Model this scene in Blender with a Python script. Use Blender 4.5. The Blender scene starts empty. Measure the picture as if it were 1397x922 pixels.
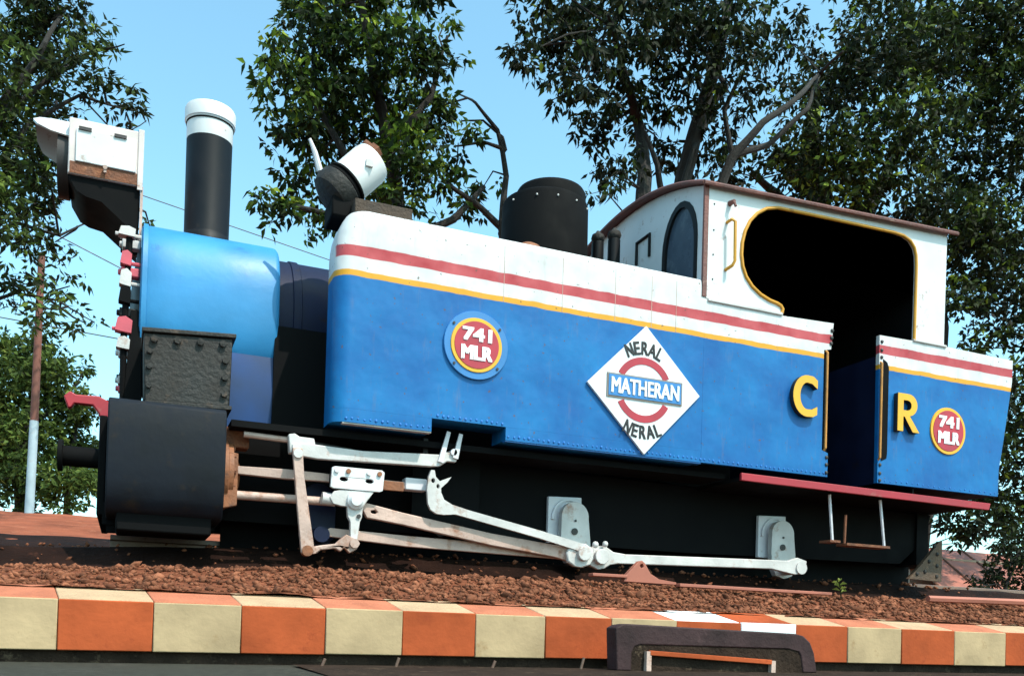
import bpy, bmesh, math, random
import numpy as np
from mathutils import Vector, Matrix
from mathutils.geometry import tessellate_polygon
random.seed(7)
R = math.radians
sc = bpy.context.scene
COL = sc.collection

# ------------------------------------------------------------------ camera
cam = bpy.data.cameras.new('camera')
cam_o = bpy.data.objects.new('camera', cam)
COL.objects.link(cam_o)
cam.sensor_width = 36.0
cam.lens = 32.50
cam.shift_x = 0.0
cam.shift_y = 0.2685
cam.clip_end = 2000
_yaw, _pitch, _roll = 0.39661, 0.01754, 0.02967
_F = Vector((math.sin(_yaw)*math.cos(_pitch), math.cos(_yaw)*math.cos(_pitch), math.sin(_pitch)))
_R = Vector((math.cos(_yaw), -math.sin(_yaw), 0))
_U = _R.cross(_F)
_R2 = math.cos(_roll)*_R + math.sin(_roll)*_U
_U2 = -math.sin(_roll)*_R + math.cos(_roll)*_U
m = Matrix((_R2, _U2, -_F)).transposed().to_4x4()
m.translation = Vector((0, -5, 0))
cam_o.matrix_world = m
sc.camera = cam_o

# ------------------------------------------------------------------ light
SUN = Vector((0.5, -1.0, 1.65)).normalized()          # direction towards the sun
w = bpy.data.worlds.new('World'); sc.world = w; w.use_nodes = True
nt = w.node_tree; bg = nt.nodes['Background']
sky = nt.nodes.new('ShaderNodeTexSky'); sky.sky_type = 'NISHITA'; sky.sun_disc = False
sky.sun_elevation = math.asin(SUN.z); sky.sun_rotation = math.atan2(SUN.x, SUN.y)
sky.altitude = 800; sky.air_density = 1.0; sky.dust_density = 3.0; sky.ozone_density = 0.6
tintn = nt.nodes.new('ShaderNodeMix'); tintn.data_type = 'RGBA'; tintn.blend_type = 'MULTIPLY'; tintn.inputs[0].default_value = 1
tintn.inputs[7].default_value = (1.14, 1.60, 1.38, 1)     # the cyan cast of the print's sky
nt.links.new(sky.outputs[0], tintn.inputs[6]); nt.links.new(tintn.outputs[2], bg.inputs[0]); bg.inputs[1].default_value = 0.15
sl = bpy.data.lights.new('sun', 'SUN'); sl.energy = 2.75; sl.angle = R(0.5); sl.color = (1.0, 0.93, 0.83)
so = bpy.data.objects.new('sun', sl); COL.objects.link(so)
so.rotation_euler = (-SUN).to_track_quat('-Z', 'Y').to_euler(); so.location = (20, -20, 25)
sc.view_settings.view_transform = 'Standard'; sc.view_settings.look = 'None'
sc.view_settings.exposure = 0.82; sc.view_settings.gamma = 1.0

# ------------------------------------------------------------------ materials
def mat(name, col, rough=0.5, var=0.15, scale=6.0, dirt=None, dirt_amt=0.0, dirt_scale=9.0, metal=0.0, bump=0.0, bump_scale=60.0, coat=0.0, spec=0.5):
    M = bpy.data.materials.new(name); M.use_nodes = True
    n = M.node_tree.nodes; l = M.node_tree.links
    b = n['Principled BSDF']
    b.inputs['Roughness'].default_value = rough; b.inputs['Metallic'].default_value = metal
    b.inputs['Specular IOR Level'].default_value = spec
    b.inputs['Coat Weight'].default_value = coat; b.inputs['Coat Roughness'].default_value = 0.15
    tc = n.new('ShaderNodeTexCoord')
    no = n.new('ShaderNodeTexNoise'); no.inputs['Scale'].default_value = scale; no.inputs['Detail'].default_value = 6
    l.new(tc.outputs['Object'], no.inputs['Vector'])
    mr = n.new('ShaderNodeMapRange'); mr.inputs[1].default_value = .3; mr.inputs[2].default_value = .7
    mr.inputs[3].default_value = 1-var; mr.inputs[4].default_value = 1+var
    l.new(no.outputs['Fac'], mr.inputs[0])
    mx = n.new('ShaderNodeMix'); mx.data_type = 'RGBA'; mx.blend_type = 'MULTIPLY'; mx.inputs[0].default_value = 1
    mx.inputs[6].default_value = (*col, 1); l.new(mr.outputs[0], mx.inputs[7])
    out = mx.outputs[2]
    if dirt:
        n2 = n.new('ShaderNodeTexNoise'); n2.inputs['Scale'].default_value = dirt_scale; n2.inputs['Detail'].default_value = 10; n2.inputs['Roughness'].default_value = .7
        l.new(tc.outputs['Object'], n2.inputs['Vector'])
        m2 = n.new('ShaderNodeMapRange'); m2.inputs[1].default_value = .62-dirt_amt*.5; m2.inputs[2].default_value = .72-dirt_amt*.3
        l.new(n2.outputs['Fac'], m2.inputs[0])
        x2 = n.new('ShaderNodeMix'); x2.data_type = 'RGBA'; x2.inputs[7].default_value = (*dirt, 1)
        l.new(m2.outputs[0], x2.inputs[0]); l.new(out, x2.inputs[6]); out = x2.outputs[2]
    l.new(out, b.inputs['Base Color'])
    # roughness follows the same noise a little
    rr = n.new('ShaderNodeMapRange'); rr.inputs[1].default_value = .3; rr.inputs[2].default_value = .7
    rr.inputs[3].default_value = max(.05, rough-.1); rr.inputs[4].default_value = min(1, rough+.1)
    l.new(no.outputs['Fac'], rr.inputs[0]); l.new(rr.outputs[0], b.inputs['Roughness'])
    if bump:
        n3 = n.new('ShaderNodeTexNoise'); n3.inputs['Scale'].default_value = bump_scale; n3.inputs['Detail'].default_value = 5
        l.new(tc.outputs['Object'], n3.inputs['Vector'])
        bp = n.new('ShaderNodeBump'); bp.inputs['Strength'].default_value = bump; bp.inputs['Distance'].default_value = .02
        l.new(n3.outputs['Fac'], bp.inputs['Height']); l.new(bp.outputs[0], b.inputs['Normal'])
    return M

BASE = Vector((3.0, 1.05, 0.47))                       # foot of the locomotive, on the rails
BLUE = (0.022, 0.155, 0.46); WHITE = (0.68, 0.67, 0.68); REDP = (0.50, 0.055, 0.07); YEL = (0.62, 0.29, 0.02)
RUST = (0.16, 0.055, 0.025)

def livery(name='livery_paint', wavy=True):
    """white / red / white / yellow / blue paint in bands by height, with the red band stopped short of the tank's front"""
    M = bpy.data.materials.new(name); M.use_nodes = True
    n = M.node_tree.nodes; l = M.node_tree.links; b = n['Principled BSDF']
    tc = n.new('ShaderNodeTexCoord')
    ad = n.new('ShaderNodeVectorMath'); ad.operation = 'ADD'; ad.inputs[1].default_value = BASE
    l.new(tc.outputs['Object'], ad.inputs[0])
    sp = n.new('ShaderNodeSeparateXYZ'); l.new(ad.outputs[0], sp.inputs[0])
    wob = n.new('ShaderNodeTexNoise'); wob.inputs['Scale'].default_value = 7; wob.inputs['Detail'].default_value = 4; l.new(ad.outputs[0], wob.inputs['Vector'])
    wm = n.new('ShaderNodeMath'); wm.operation = 'MULTIPLY_ADD'; wm.inputs[1].default_value = .018; wm.inputs[2].default_value = -.009
    l.new(wob.outputs['Fac'], wm.inputs[0])
    zz = n.new('ShaderNodeMath'); zz.operation = 'ADD'; l.new(sp.outputs['Z'], zz.inputs[0]); l.new(wm.outputs[0], zz.inputs[1])
    def step(sock, edge, wd=.0025):
        s = n.new('ShaderNodeMapRange'); s.inputs[1].default_value = edge-wd; s.inputs[2].default_value = edge+wd
        l.new(sock, s.inputs[0]); return s.outputs[0]
    def mix(f, a, c):
        x = n.new('ShaderNodeMix'); x.data_type = 'RGBA'; l.new(f, x.inputs[0])
        if isinstance(a, tuple): x.inputs[6].default_value = (*a, 1)
        else: l.new(a, x.inputs[6])
        if isinstance(c, tuple): x.inputs[7].default_value = (*c, 1)
        else: l.new(c, x.inputs[7])
        return x.outputs[2]
    n1 = n.new('ShaderNodeTexNoise'); n1.inputs['Scale'].default_value = 2.2; n1.inputs['Detail'].default_value = 7; n1.inputs['Roughness'].default_value = .6
    l.new(ad.outputs[0], n1.inputs['Vector'])
    cr = n.new('ShaderNodeValToRGB'); e = cr.color_ramp.elements
    e[0].position = .3; e[0].color = (0.003, 0.074, 0.27, 1); e[1].position = .72; e[1].color = (0.006, 0.165, 0.42, 1)
    l.new(n1.outputs['Fac'], cr.inputs[0])
    n2 = n.new('ShaderNodeTexNoise'); n2.inputs['Scale'].default_value = 7; n2.inputs['Detail'].default_value = 8
    l.new(ad.outputs[0], n2.inputs['Vector'])
    wr = n.new('ShaderNodeValToRGB'); e = wr.color_ramp.elements
    e[0].position = .3; e[0].color = (.52, .50, .50, 1); e[1].position = .6; e[1].color = (.64, .64, .65, 1)
    l.new(n2.outputs['Fac'], wr.inputs[0])
    rr = n.new('ShaderNodeValToRGB'); e = rr.color_ramp.elements
    e[0].position = .3; e[0].color = (.36, .03, .04, 1); e[1].position = .7; e[1].color = (.50, .09, .10, 1)
    l.new(n2.outputs['Fac'], rr.inputs[0])
    c = mix(step(zz.outputs[0], 1.912), cr.outputs[0], YEL)
    c = mix(step(zz.outputs[0], 1.945), c, wr.outputs[0])
    c1 = mix(step(zz.outputs[0], 2.020), c, rr.outputs[0])
    c1 = mix(step(zz.outputs[0], 2.083), c1, wr.outputs[0])
    xs = step(sp.outputs['X'], 1.005)
    c = mix(xs, c, c1)
    # streaks and chips of rust
    mp = n.new('ShaderNodeMapping'); mp.inputs['Scale'].default_value = (14, 14, 2.2); l.new(ad.outputs[0], mp.inputs[0])
    n3 = n.new('ShaderNodeTexNoise'); n3.inputs['Scale'].default_value = 1.6; n3.inputs['Detail'].default_value = 9; n3.inputs['Roughness'].default_value = .7
    l.new(mp.outputs[0], n3.inputs['Vector'])
    st = n.new('ShaderNodeMapRange'); st.inputs[1].default_value = .56; st.inputs[2].default_value = .80; st.inputs[4].default_value = .42
    l.new(n3.outputs['Fac'], st.inputs[0]); c = mix(st.outputs[0], c, (.16, .13, .14))
    n4 = n.new('ShaderNodeTexNoise'); n4.inputs['Scale'].default_value = 38; n4.inputs['Detail'].default_value = 6; l.new(ad.outputs[0], n4.inputs['Vector'])
    ch = n.new('ShaderNodeMapRange'); ch.inputs[1].default_value = .655; ch.inputs[2].default_value = .69; ch.inputs[4].default_value = .8
    l.new(n4.outputs['Fac'], ch.inputs[0]); c = mix(ch.outputs[0], c, (.10, .06, .05))
    b.inputs['Specular IOR Level'].default_value = .28
    l.new(c, b.inputs['Base Color'])
    ro = n.new('ShaderNodeMapRange'); ro.inputs[3].default_value = .34; ro.inputs[4].default_value = .6; l.new(n1.outputs['Fac'], ro.inputs[0]); l.new(ro.outputs[0], b.inputs['Roughness'])
    n5 = n.new('ShaderNodeTexNoise'); n5.inputs['Scale'].default_value = 3.2; n5.inputs['Detail'].default_value = 3; l.new(ad.outputs[0], n5.inputs['Vector'])
    bp = n.new('ShaderNodeBump'); bp.inputs['Strength'].default_value = .35; bp.inputs['Distance'].default_value = .04
    l.new(n5.outputs['Fac'], bp.inputs['Height']); l.new(bp.outputs[0], b.inputs['Normal'])
    return M

MT = dict(
    livery=livery(),
    blue=mat('smokebox_blue', (0.022, 0.215, 0.47), .5, .16, 3, (.015, .12, .34), .07, 4, bump=.15, bump_scale=8),
    bluebolt=mat('tank_blue', (.016, .15, .47), .45, .1),
    white=mat('white_paint', (.63, .625, .635), .45, .06, 5, (.30, .17, .12), .03, 11),
    whitegrime=mat('grimy_white_paint', (.52, .49, .48), .5, .16, 7, (.34, .20, .15), .10, 8, bump=.1),
    pinkgrime=mat('rust_washed_white', (.47, .32, .27), .55, .2, 6, (.28, .12, .07), .16, 7, bump=.15),
    shadegrime=mat('shaded_grey_paint', (.62, .60, .64), .5, .12, 5, (.3, .22, .2), .05, 9),  # white paint greyed by shade put into the colour, with brown dirt
    black=mat('black_paint', (.006, .006, .007), .5, .3, 8, (.02, .015, .012), .05, 10, spec=.2),
    soot_shade=mat('sooty_shade_black', (.004, .004, .0045), .8, .3, 8, spec=.1),  # sooty black; in and under the cab it also paints shade
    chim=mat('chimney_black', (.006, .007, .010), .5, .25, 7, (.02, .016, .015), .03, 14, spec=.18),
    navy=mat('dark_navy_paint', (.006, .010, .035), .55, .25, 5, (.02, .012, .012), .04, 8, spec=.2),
    cyl=mat('cylinder_paint', (.004, .0065, .012), .7, .45, 5, (.018, .013, .011), .10, 7, spec=.25, bump=.12, bump_scale=14),
    grime=mat('rusty_black_plate', (.013, .0105, .009), .7, .5, 9, (.075, .045, .03), .10, 10, bump=.4, bump_scale=40),
    guard=mat('guard_plate_brown', (.085, .05, .03), .75, .35, 9, (.16, .085, .045), .1, 12, bump=.3),
    slot_orange=mat('handrail_orange', (.50, .21, .04), .55, .2, 12, (.14, .05, .02), .12, 14),
    lamp_white=mat('lamp_stained_white', (.60, .51, .49), .5, .12, 6, (.33, .16, .11), .12, 9),
    saddle=mat('saddle_shade_blue', (.008, .045, .16), .6, .3, 4),  # darker copy of the smokebox blue, lower-side shade put into the colour
    rust=mat('rust', RUST, .8, .35, 12, (.28, .11, .05), .12, 14, bump=.4, bump_scale=70),
    orange=mat('orange_brown_paint', (.22, .078, .032), .65, .3, 9, (.07, .03, .02), .14, 12, bump=.2),
    roofbrown=mat('roof_brown', (.15, .055, .045), .65, .3, 8, (.30, .18, .14), .08, 9, bump=.3),
    red=mat('red_paint', (.33, .016, .028), .5, .15, 4, (.30, .10, .08), .08, 6),
    pink=mat('faded_red_paint', (.52, .07, .10), .55, .12, 10),
    yellow=mat('yellow_paint', (.62, .28, .02), .5, .12, 8, (.30, .12, .02), .06, 12),
    letter_yellow=mat('yellow_letter_paint', (.72, .36, .015), .5, .08, 8),
    letter_black=mat('black_lettering', (.010, .010, .012), .6, .1),
    letter_white=mat('white_lettering', (.82, .82, .84), .5, .03),
    sign_white=mat('sign_white', (.70, .70, .72), .45, .04, 4, (.45, .4, .4), .02, 9),
    sign_blue=mat('sign_blue', (.025, .17, .43), .5, .08),
    sign_red=mat('sign_red', (.38, .018, .036), .5, .15, 9),
    sign_grey=mat('sign_border', (.20, .17, .15), .6, .15),
    glass=mat('dusty_glass', (.05, .07, .10), .25, .25, 3, (.14, .17, .2), .1, 2, spec=.5),
    steel=mat('worn_rail_steel', (.17, .10, .075), .45, .25, 12, (.12, .055, .03), .12, 8),
    bolt=mat('dark_bolt', (.03, .025, .025), .6, .2),
    kerb_orange=mat('kerb_orange', (.36, .072, .025), .8, .24, 5, (.27, .05, .02), .10, 9, bump=.12, bump_scale=40, spec=.08),
    kerb_cream=mat('kerb_cream', (.40, .28, .165), .8, .2, 5, (.30, .19, .10), .10, 8, bump=.12, bump_scale=40, spec=.08),
    kerb_bright=mat('kerb_fresh_white', (.74, .76, .77), .7, .06, 7, (.6, .5, .4), .03, 13, bump=.2),
    cap_pink=mat('kerb_sunlit_orange', (.42, .14, .08), .85, .16, 9, (.44, .15, .08), .1, 14, bump=.35, spec=.08),  # lighter orange for the kerb top, sunlight put into the colour
    cap_cream=mat('kerb_sunlit_cream', (.44, .29, .18), .85, .12, 9, (.5, .28, .18), .08, 14, bump=.35, spec=.08),  # lighter cream for the kerb top, sunlight put into the colour
    shade_soil=mat('shade_black_soil', (.016, .007, .005), .95, .5, 4, (.06, .022, .013), .07, 9, bump=.6, bump_scale=30, spec=.08),  # near-black ground tone, shade round the locomotive put into the colour
    earth=mat('red_earth', (.26, .078, .042), .95, .35, 2.5, (.34, .13, .075), .12, 6, bump=.6, bump_scale=25, spec=.08),
    ballast=mat('ballast_soil', (.17, .055, .028), .95, .4, 14, (.10, .045, .03), .12, 30, bump=.9, bump_scale=45, spec=.08),
    stone=mat('ballast_stone', (.19, .070, .038), .9, .7, 9, (.08, .032, .02), .18, 17, bump=.3, spec=.08),
    road=mat('grey_road', (.045, .044, .036), .9, .3, 30, (.09, .085, .075), .1, 4, bump=.4, bump_scale=220, spec=.08),
    gutter=mat('shaded_dark_soil', (.030, .019, .014), .9, .4, 10, (.11, .075, .05), .08, 14, bump=.5, spec=.08),  # brown soil darkened by shade put into the colour
    wood=mat('sleeper_wood', (.055, .036, .026), .85, .35, 9, bump=.5),
    frame_brown=mat('purple_brown_frame', (.040, .022, .023), .7, .35, 7, (.09, .05, .05), .09, 9, bump=.2, spec=.15),
    barkd=mat('dark_bark', (.014, .011, .009), .9, .35, 9, (.05, .036, .028), .05, 6, bump=.6, bump_scale=30),
    barkl=mat('pale_bark', (.13, .095, .075), .9, .35, 9, (.05, .04, .03), .12, 6, bump=.6, bump_scale=30),
    wire=mat('wire_black', (.06, .07, .08), .6, .1),
    tin=mat('red_tin_roof', (.36, .115, .075), .7, .2, 2, (.24, .08, .05), .1, 3),
    wall=mat('plaster_wall', (.35, .27, .2), .9, .15, 3),
    pole_blue=mat('pole_pale_blue', (.36, .46, .52), .6, .15, 3, (.4, .33, .28), .12, 3),
    pole_rust=mat('pole_rust', (.19, .075, .055), .8, .2, 4),
)

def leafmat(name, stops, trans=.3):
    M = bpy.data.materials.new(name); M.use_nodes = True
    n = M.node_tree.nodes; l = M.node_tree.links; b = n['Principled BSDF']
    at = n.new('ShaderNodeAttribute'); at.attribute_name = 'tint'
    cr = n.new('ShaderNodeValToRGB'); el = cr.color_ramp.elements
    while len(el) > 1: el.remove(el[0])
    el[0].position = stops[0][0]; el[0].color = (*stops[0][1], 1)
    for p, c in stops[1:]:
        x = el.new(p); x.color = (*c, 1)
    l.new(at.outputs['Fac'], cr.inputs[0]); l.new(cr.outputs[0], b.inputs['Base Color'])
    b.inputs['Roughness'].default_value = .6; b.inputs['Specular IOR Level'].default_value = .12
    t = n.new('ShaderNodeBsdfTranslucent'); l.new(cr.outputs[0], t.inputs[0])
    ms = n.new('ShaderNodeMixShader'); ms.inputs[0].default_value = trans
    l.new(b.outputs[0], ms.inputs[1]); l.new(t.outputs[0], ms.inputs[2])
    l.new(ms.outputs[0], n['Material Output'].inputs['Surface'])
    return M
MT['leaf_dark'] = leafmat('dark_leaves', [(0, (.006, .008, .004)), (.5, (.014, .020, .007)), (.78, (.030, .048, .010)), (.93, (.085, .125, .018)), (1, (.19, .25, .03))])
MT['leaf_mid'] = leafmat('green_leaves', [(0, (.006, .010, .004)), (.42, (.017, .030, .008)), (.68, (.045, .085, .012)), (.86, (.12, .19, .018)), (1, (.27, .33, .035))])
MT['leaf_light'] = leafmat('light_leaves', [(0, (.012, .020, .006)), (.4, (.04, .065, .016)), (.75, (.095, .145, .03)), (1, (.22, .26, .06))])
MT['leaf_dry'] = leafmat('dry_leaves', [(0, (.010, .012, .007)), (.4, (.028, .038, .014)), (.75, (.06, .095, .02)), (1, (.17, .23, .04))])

# ------------------------------------------------------------------ mesh helpers
class MB:
    def __init__(s): s.v = []; s.f = []
    def add(s, vs, fs):
        o = len(s.v); s.v += [tuple(p) for p in vs]; s.f += [tuple(i+o for i in f) for f in fs]; return s
    def box(s, x0, x1, y0, y1, z0, z1):
        vs = [(x, y, z) for x in (x0, x1) for y in (y0, y1) for z in (z0, z1)]
        return s.add(vs, [(0, 1, 3, 2), (4, 6, 7, 5), (0, 4, 5, 1), (2, 3, 7, 6), (0, 2, 6, 4), (1, 5, 7, 3)])
    def prism(s, poly, d0, d1, plane='xz', holes=()):
        loops = [list(poly)]+[list(h) for h in holes]
        flat = [p for lp in loops for p in lp]; n = len(flat)
        tri = tessellate_polygon([[Vector((p[0], p[1], 0)) for p in lp] for lp in loops])
        def P(a, b, d): return (a, d, b) if plane == 'xz' else ((d, a, b) if plane == 'yz' else (a, b, d))
        vs = [P(p[0], p[1], d0) for p in flat]+[P(p[0], p[1], d1) for p in flat]
        fs = [tuple(t) for t in tri]+[tuple(i+n for i in reversed(t)) for t in tri]
        o = 0
        for lp in loops:
            k = len(lp)
            for i in range(k):
                a = o+i; b = o+(i+1) % k; fs.append((a, b, b+n, a+n))
            o += k
        return s.add(vs, fs)
    def tube(s, pts, r, n=8, cap=True):
        pts = [Vector(p) for p in pts]; rs = r if isinstance(r, (list, tuple)) else [r]*len(pts)
        vs = []; fs = []; prev = None
        for i, p in enumerate(pts):
            d = (pts[min(i+1, len(pts)-1)]-pts[max(i-1, 0)]).normalized()
            if prev is None:
                a = d.orthogonal().normalized()
            else:
                a = (prev-d*prev.dot(d)); a = a.normalized() if a.length > 1e-6 else d.orthogonal().normalized()
            prev = a; b = d.cross(a)
            for k in range(n):
                t = 2*math.pi*k/n; vs.append(p+(a*math.cos(t)+b*math.sin(t))*rs[i])
        for i in range(len(pts)-1):
            for k in range(n):
                fs.append((i*n+k, i*n+(k+1) % n, (i+1)*n+(k+1) % n, (i+1)*n+k))
        if cap:
            fs.append(tuple(range(n-1, -1, -1))); fs.append(tuple((len(pts)-1)*n+k for k in range(n)))
        return s.add(vs, fs)
    def cyl(s, p, q, r0, r1=None, n=24): return s.tube([p, q], [r0, r0 if r1 is None else r1], n)
    def lathe(s, prof, c, axis=(0, 0, 1), n=32):
        ax = Vector(axis).normalized(); a = ax.orthogonal().normalized(); b = ax.cross(a); c = Vector(c)
        vs = []; fs = []; m_ = len(prof)
        for r, h in prof:
            for k in range(n):
                t = 2*math.pi*k/n; vs.append(c+ax*h+(a*math.cos(t)+b*math.sin(t))*max(r, 1e-4))
        for i in range(m_-1):
            for k in range(n): fs.append((i*n+k, i*n+(k+1) % n, (i+1)*n+(k+1) % n, (i+1)*n+k))
        fs.append(tuple(range(n-1, -1, -1))); fs.append(tuple((m_-1)*n+k for k in range(n)))
        return s.add(vs, fs)
    def ball(s, c, r, n=8, m_=5, sx=1, sy=1, sz=1):
        vs = []; fs = []
        for i in range(m_+1):
            t = math.pi*i/m_
            for k in range(n):
                u = 2*math.pi*k/n
                vs.append((c[0]+sx*r*max(math.sin(t), .002)*math.cos(u), c[1]+sy*r*max(math.sin(t), .002)*math.sin(u), c[2]+sz*r*math.cos(t)))
        for i in range(m_):
            for k in range(n): fs.append((i*n+k, i*n+(k+1) % n, (i+1)*n+(k+1) % n, (i+1)*n+k))
        return s.add(vs, fs)
    def build(s, name, material, parent=None, label=None, bevel=0.0, ang=35, kind=None, seg=2):
        o0 = Vector((0, 0, 0))
        if parent is not None: o0 = Vector(parent['org'])
        me = bpy.data.meshes.new(name)
        me.from_pydata([tuple(Vector(p)-o0) for p in s.v], [], s.f); me.update()
        bm = bmesh.new(); bm.from_mesh(me)
        bmesh.ops.recalc_face_normals(bm, faces=bm.faces); bm.to_mesh(me); bm.free()
        me.polygons.foreach_set('use_smooth', [True]*len(me.polygons)); me.set_sharp_from_angle(angle=R(ang))
        me.materials.append(material)
        o = bpy.data.objects.new(name, me); COL.objects.link(o)
        if parent is not None: o.parent = parent
        o['org'] = tuple(o0)
        if label: o['label'] = label
        if kind: o['kind'] = kind
        if bevel:
            md = o.modifiers.new('bevel', 'BEVEL'); md.width = bevel; md.segments = seg; md.limit_method = 'ANGLE'; md.angle_limit = R(40)
            md.harden_normals = False
        return o

def root(name, loc, label, cat, group=None):
    o = bpy.data.objects.new(name, None); COL.objects.link(o); o.location = loc; o.empty_display_size = .2
    o['org'] = tuple(loc); o['label'] = label; o['category'] = cat
    if group: o['group'] = group
    return o
def tag(o, label, cat, group=None):
    o['label'] = label; o['category'] = cat
    if group: o['group'] = group
    return o
def centre(o):
    """move a top-level mesh's origin to its base centre"""
    me = o.data; n = len(me.vertices); co = np.empty(n*3); me.vertices.foreach_get('co', co); co = co.reshape(-1, 3)
    c = (co.min(0)+co.max(0))/2; c[2] = co[:, 2].min()
    me.vertices.foreach_set('co', (co-c).ravel()); o.location = c; return o

def text_mesh(body, cx, cz, width, height, y_face, thick, material, parent, name='lettering', rot=0.0, bold=0.0, label=None):
    """lettering standing on a side panel: fitted to width x height, centred at (cx, cz), front face at y_face"""
    cu = bpy.data.curves.new('text', 'FONT'); cu.body = body; cu.size = 1; cu.extrude = .5; cu.offset = 0.0; cu.resolution_u = 4
    to = bpy.data.objects.new('text', cu); COL.objects.link(to)
    dg = bpy.context.evaluated_depsgraph_get()
    me = bpy.data.meshes.new_from_object(to.evaluated_get(dg))
    bpy.data.objects.remove(to)
    n = len(me.vertices); co = np.empty(n*3); me.vertices.foreach_get('co', co); co = co.reshape(-1, 3)
    polys = [tuple(p.vertices) for p in me.polygons]; bpy.data.meshes.remove(me)
    lo = co.min(0); hi = co.max(0); cr, sr = math.cos(rot), math.sin(rot)
    b = MB(); w_ = width-2*bold; h_ = height-2*bold
    # a heavy stroke is the same outline brushed a few times side by side, each pass a hair proud of the last
    offs = [(0, 0)] if bold == 0 else [(-bold, -bold*.7), (bold, -bold*.7), (-bold, bold*.7), (bold, bold*.7), (0, 0)]
    for j, (du, dv) in enumerate(offs):
        u = (co[:, 0]-(lo[0]+hi[0])/2)/(hi[0]-lo[0])*w_+du; v = (co[:, 1]-(lo[1]+hi[1])/2)/(hi[1]-lo[1])*h_+dv
        d = (hi[2]-co[:, 2])/(hi[2]-lo[2])
        out = np.stack([cx+u*cr-v*sr, y_face-j*.00025+d*(thick+j*.00025-.0001*j), cz+u*sr+v*cr], 1)-np.array(parent['org'])
        b.add([tuple(q) for q in out], polys)
    me = bpy.data.meshes.new(name); me.from_pydata(b.v, [], b.f); me.update()
    me.materials.clear(); me.materials.append(material)
    o = bpy.data.objects.new(name, me); COL.objects.link(o); o.parent = parent; o['org'] = parent['org']
    if label: o['label'] = label
    return o

def arc(cx, cy, r, a0, a1, n):
    return [(cx+r*math.cos(R(a0+(a1-a0)*i/n)), cy+r*math.sin(R(a0+(a1-a0)*i/n))) for i in range(n+1)]
def ringseg(cx, cy, r0, r1, a0, a1, n): return arc(cx, cy, r1, a0, a1, n)+arc(cx, cy, r0, a1, a0, n)
def rod2(x0, z0, x1, z1, w0, w1=None):
    """outline of a bar between two points in the x-z plane"""
    w1 = w0 if w1 is None else w1
    d = math.hypot(x1-x0, z1-z0); nx, nz = -(z1-z0)/d, (x1-x0)/d
    return [(x0+nx*w0/2, z0+nz*w0/2), (x0-nx*w0/2, z0-nz*w0/2), (x1-nx*w1/2, z1-nz*w1/2), (x1+nx*w1/2, z1+nz*w1/2)]

# ================================================================== LOCOMOTIVE
YC = 1.05                                              # centre line
loco = root('steam_locomotive', BASE, 'old blue and white narrow gauge tank locomotive numbered 741 standing on the track', 'steam locomotive')

# ---- side tanks
def tank_outline(xf, r, y0, y1, x1, flip=False):
    pts = [(x1, y1), (xf, y1)]
    pts += [(xf+r-r*math.cos(R(90*i/10)), y0+r-r*math.sin(R(90*i/10))) for i in range(11)]
    n = 8
    pts += [(xf+r+(x1-xf-r)*i/n, y0) for i in range(1, n+1)]
    return pts
def tank_mesh(mirror=False):
    b = MB()
    lev = [(1.182, 0), (2.04, 0), (2.09, .003), (2.14, .010), (2.19, .024), (2.23, .042), (2.26, .060), (2.276, .074), (2.285, .090)]
    ol = []
    for i, (z, dx) in enumerate(lev):
        inset = [0, 0, 0, 0, 0, 0, .002, .006, .014][i]
        ol.append([(x, y, z) for x, y in tank_outline(1.0+dx, .09, inset, .22, 3.375)])
    n = len(ol[0]); vs = [p for l in ol for p in l]; fs = []
    for i in range(len(ol)-1):
        for k in range(n): fs.append((i*n+k, i*n+(k+1) % n, (i+1)*n+(k+1) % n, (i+1)*n+k))
    fs.append(tuple(range(n))); fs.append(tuple((len(ol)-1)*n+k for k in range(n)))
    if mirror: vs = [(x, 2*YC-y, z) for x, y, z in vs]
    b.add(vs, fs); return b
tank = tank_mesh().build('side_tank', MT['livery'], loco, ang=30)
# skirt below the tank, cut away over the valve gear
def skirt(x0, x1, rnd):
    ol = tank_outline(x0, .09, 0, .22, x1) if rnd else [(x1, .22), (x0, .22), (x0, 0), (x1, 0)]
    return MB().prism(ol, 1.106, 1.1815, 'xy')
skirt(1.0, 1.566, True).build('tank_skirt', MT['livery'], tank)
skirt(2.02, 3.375, False).build('tank_skirt', MT['livery'], tank)
tank_mesh(True).build('side_tank', MT['livery'], loco, ang=30)
# bright worn lip on the bottom edge
MB().box(1.06, 1.566, .006, .05, 1.098, 1.1055).build('bottom_lip', MT['whitegrime'], tank)
MB().box(2.02, 3.38, .006, .05, 1.098, 1.1055).build('bottom_lip', MT['bluebolt'], tank)
b = MB()
def rivets(b, x0, x1, z, step, y=0.0, r=.0075):
    n = int((x1-x0)/step)
    for i in range(n+1): b.ball((x0+(x1-x0)*i/n+random.uniform(-.004, .004), y, z+random.uniform(-.003, .003)), r*random.uniform(.8, 1.25), 6, 4, sy=.8)
rivets(b, 1.08, 1.55, 1.128, .032); rivets(b, 1.60, 2.00, 1.200, .032); rivets(b, 2.04, 3.37, 1.128, .032); rivets(b, 3.40, 4.37, 1.128, .036)
b.build('rivets', MT['bluebolt'], tank, kind='stuff', label='row of blue rivets along the bottom of the side tank')
# thin vertical seams of the white upper plates
for x in (1.98, 2.36, 2.72, 2.98, 3.16):
    MB().box(x, x+.003, -.0012, .01, 1.915, 2.24).build('seam', MT['pinkgrime'], tank)

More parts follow.
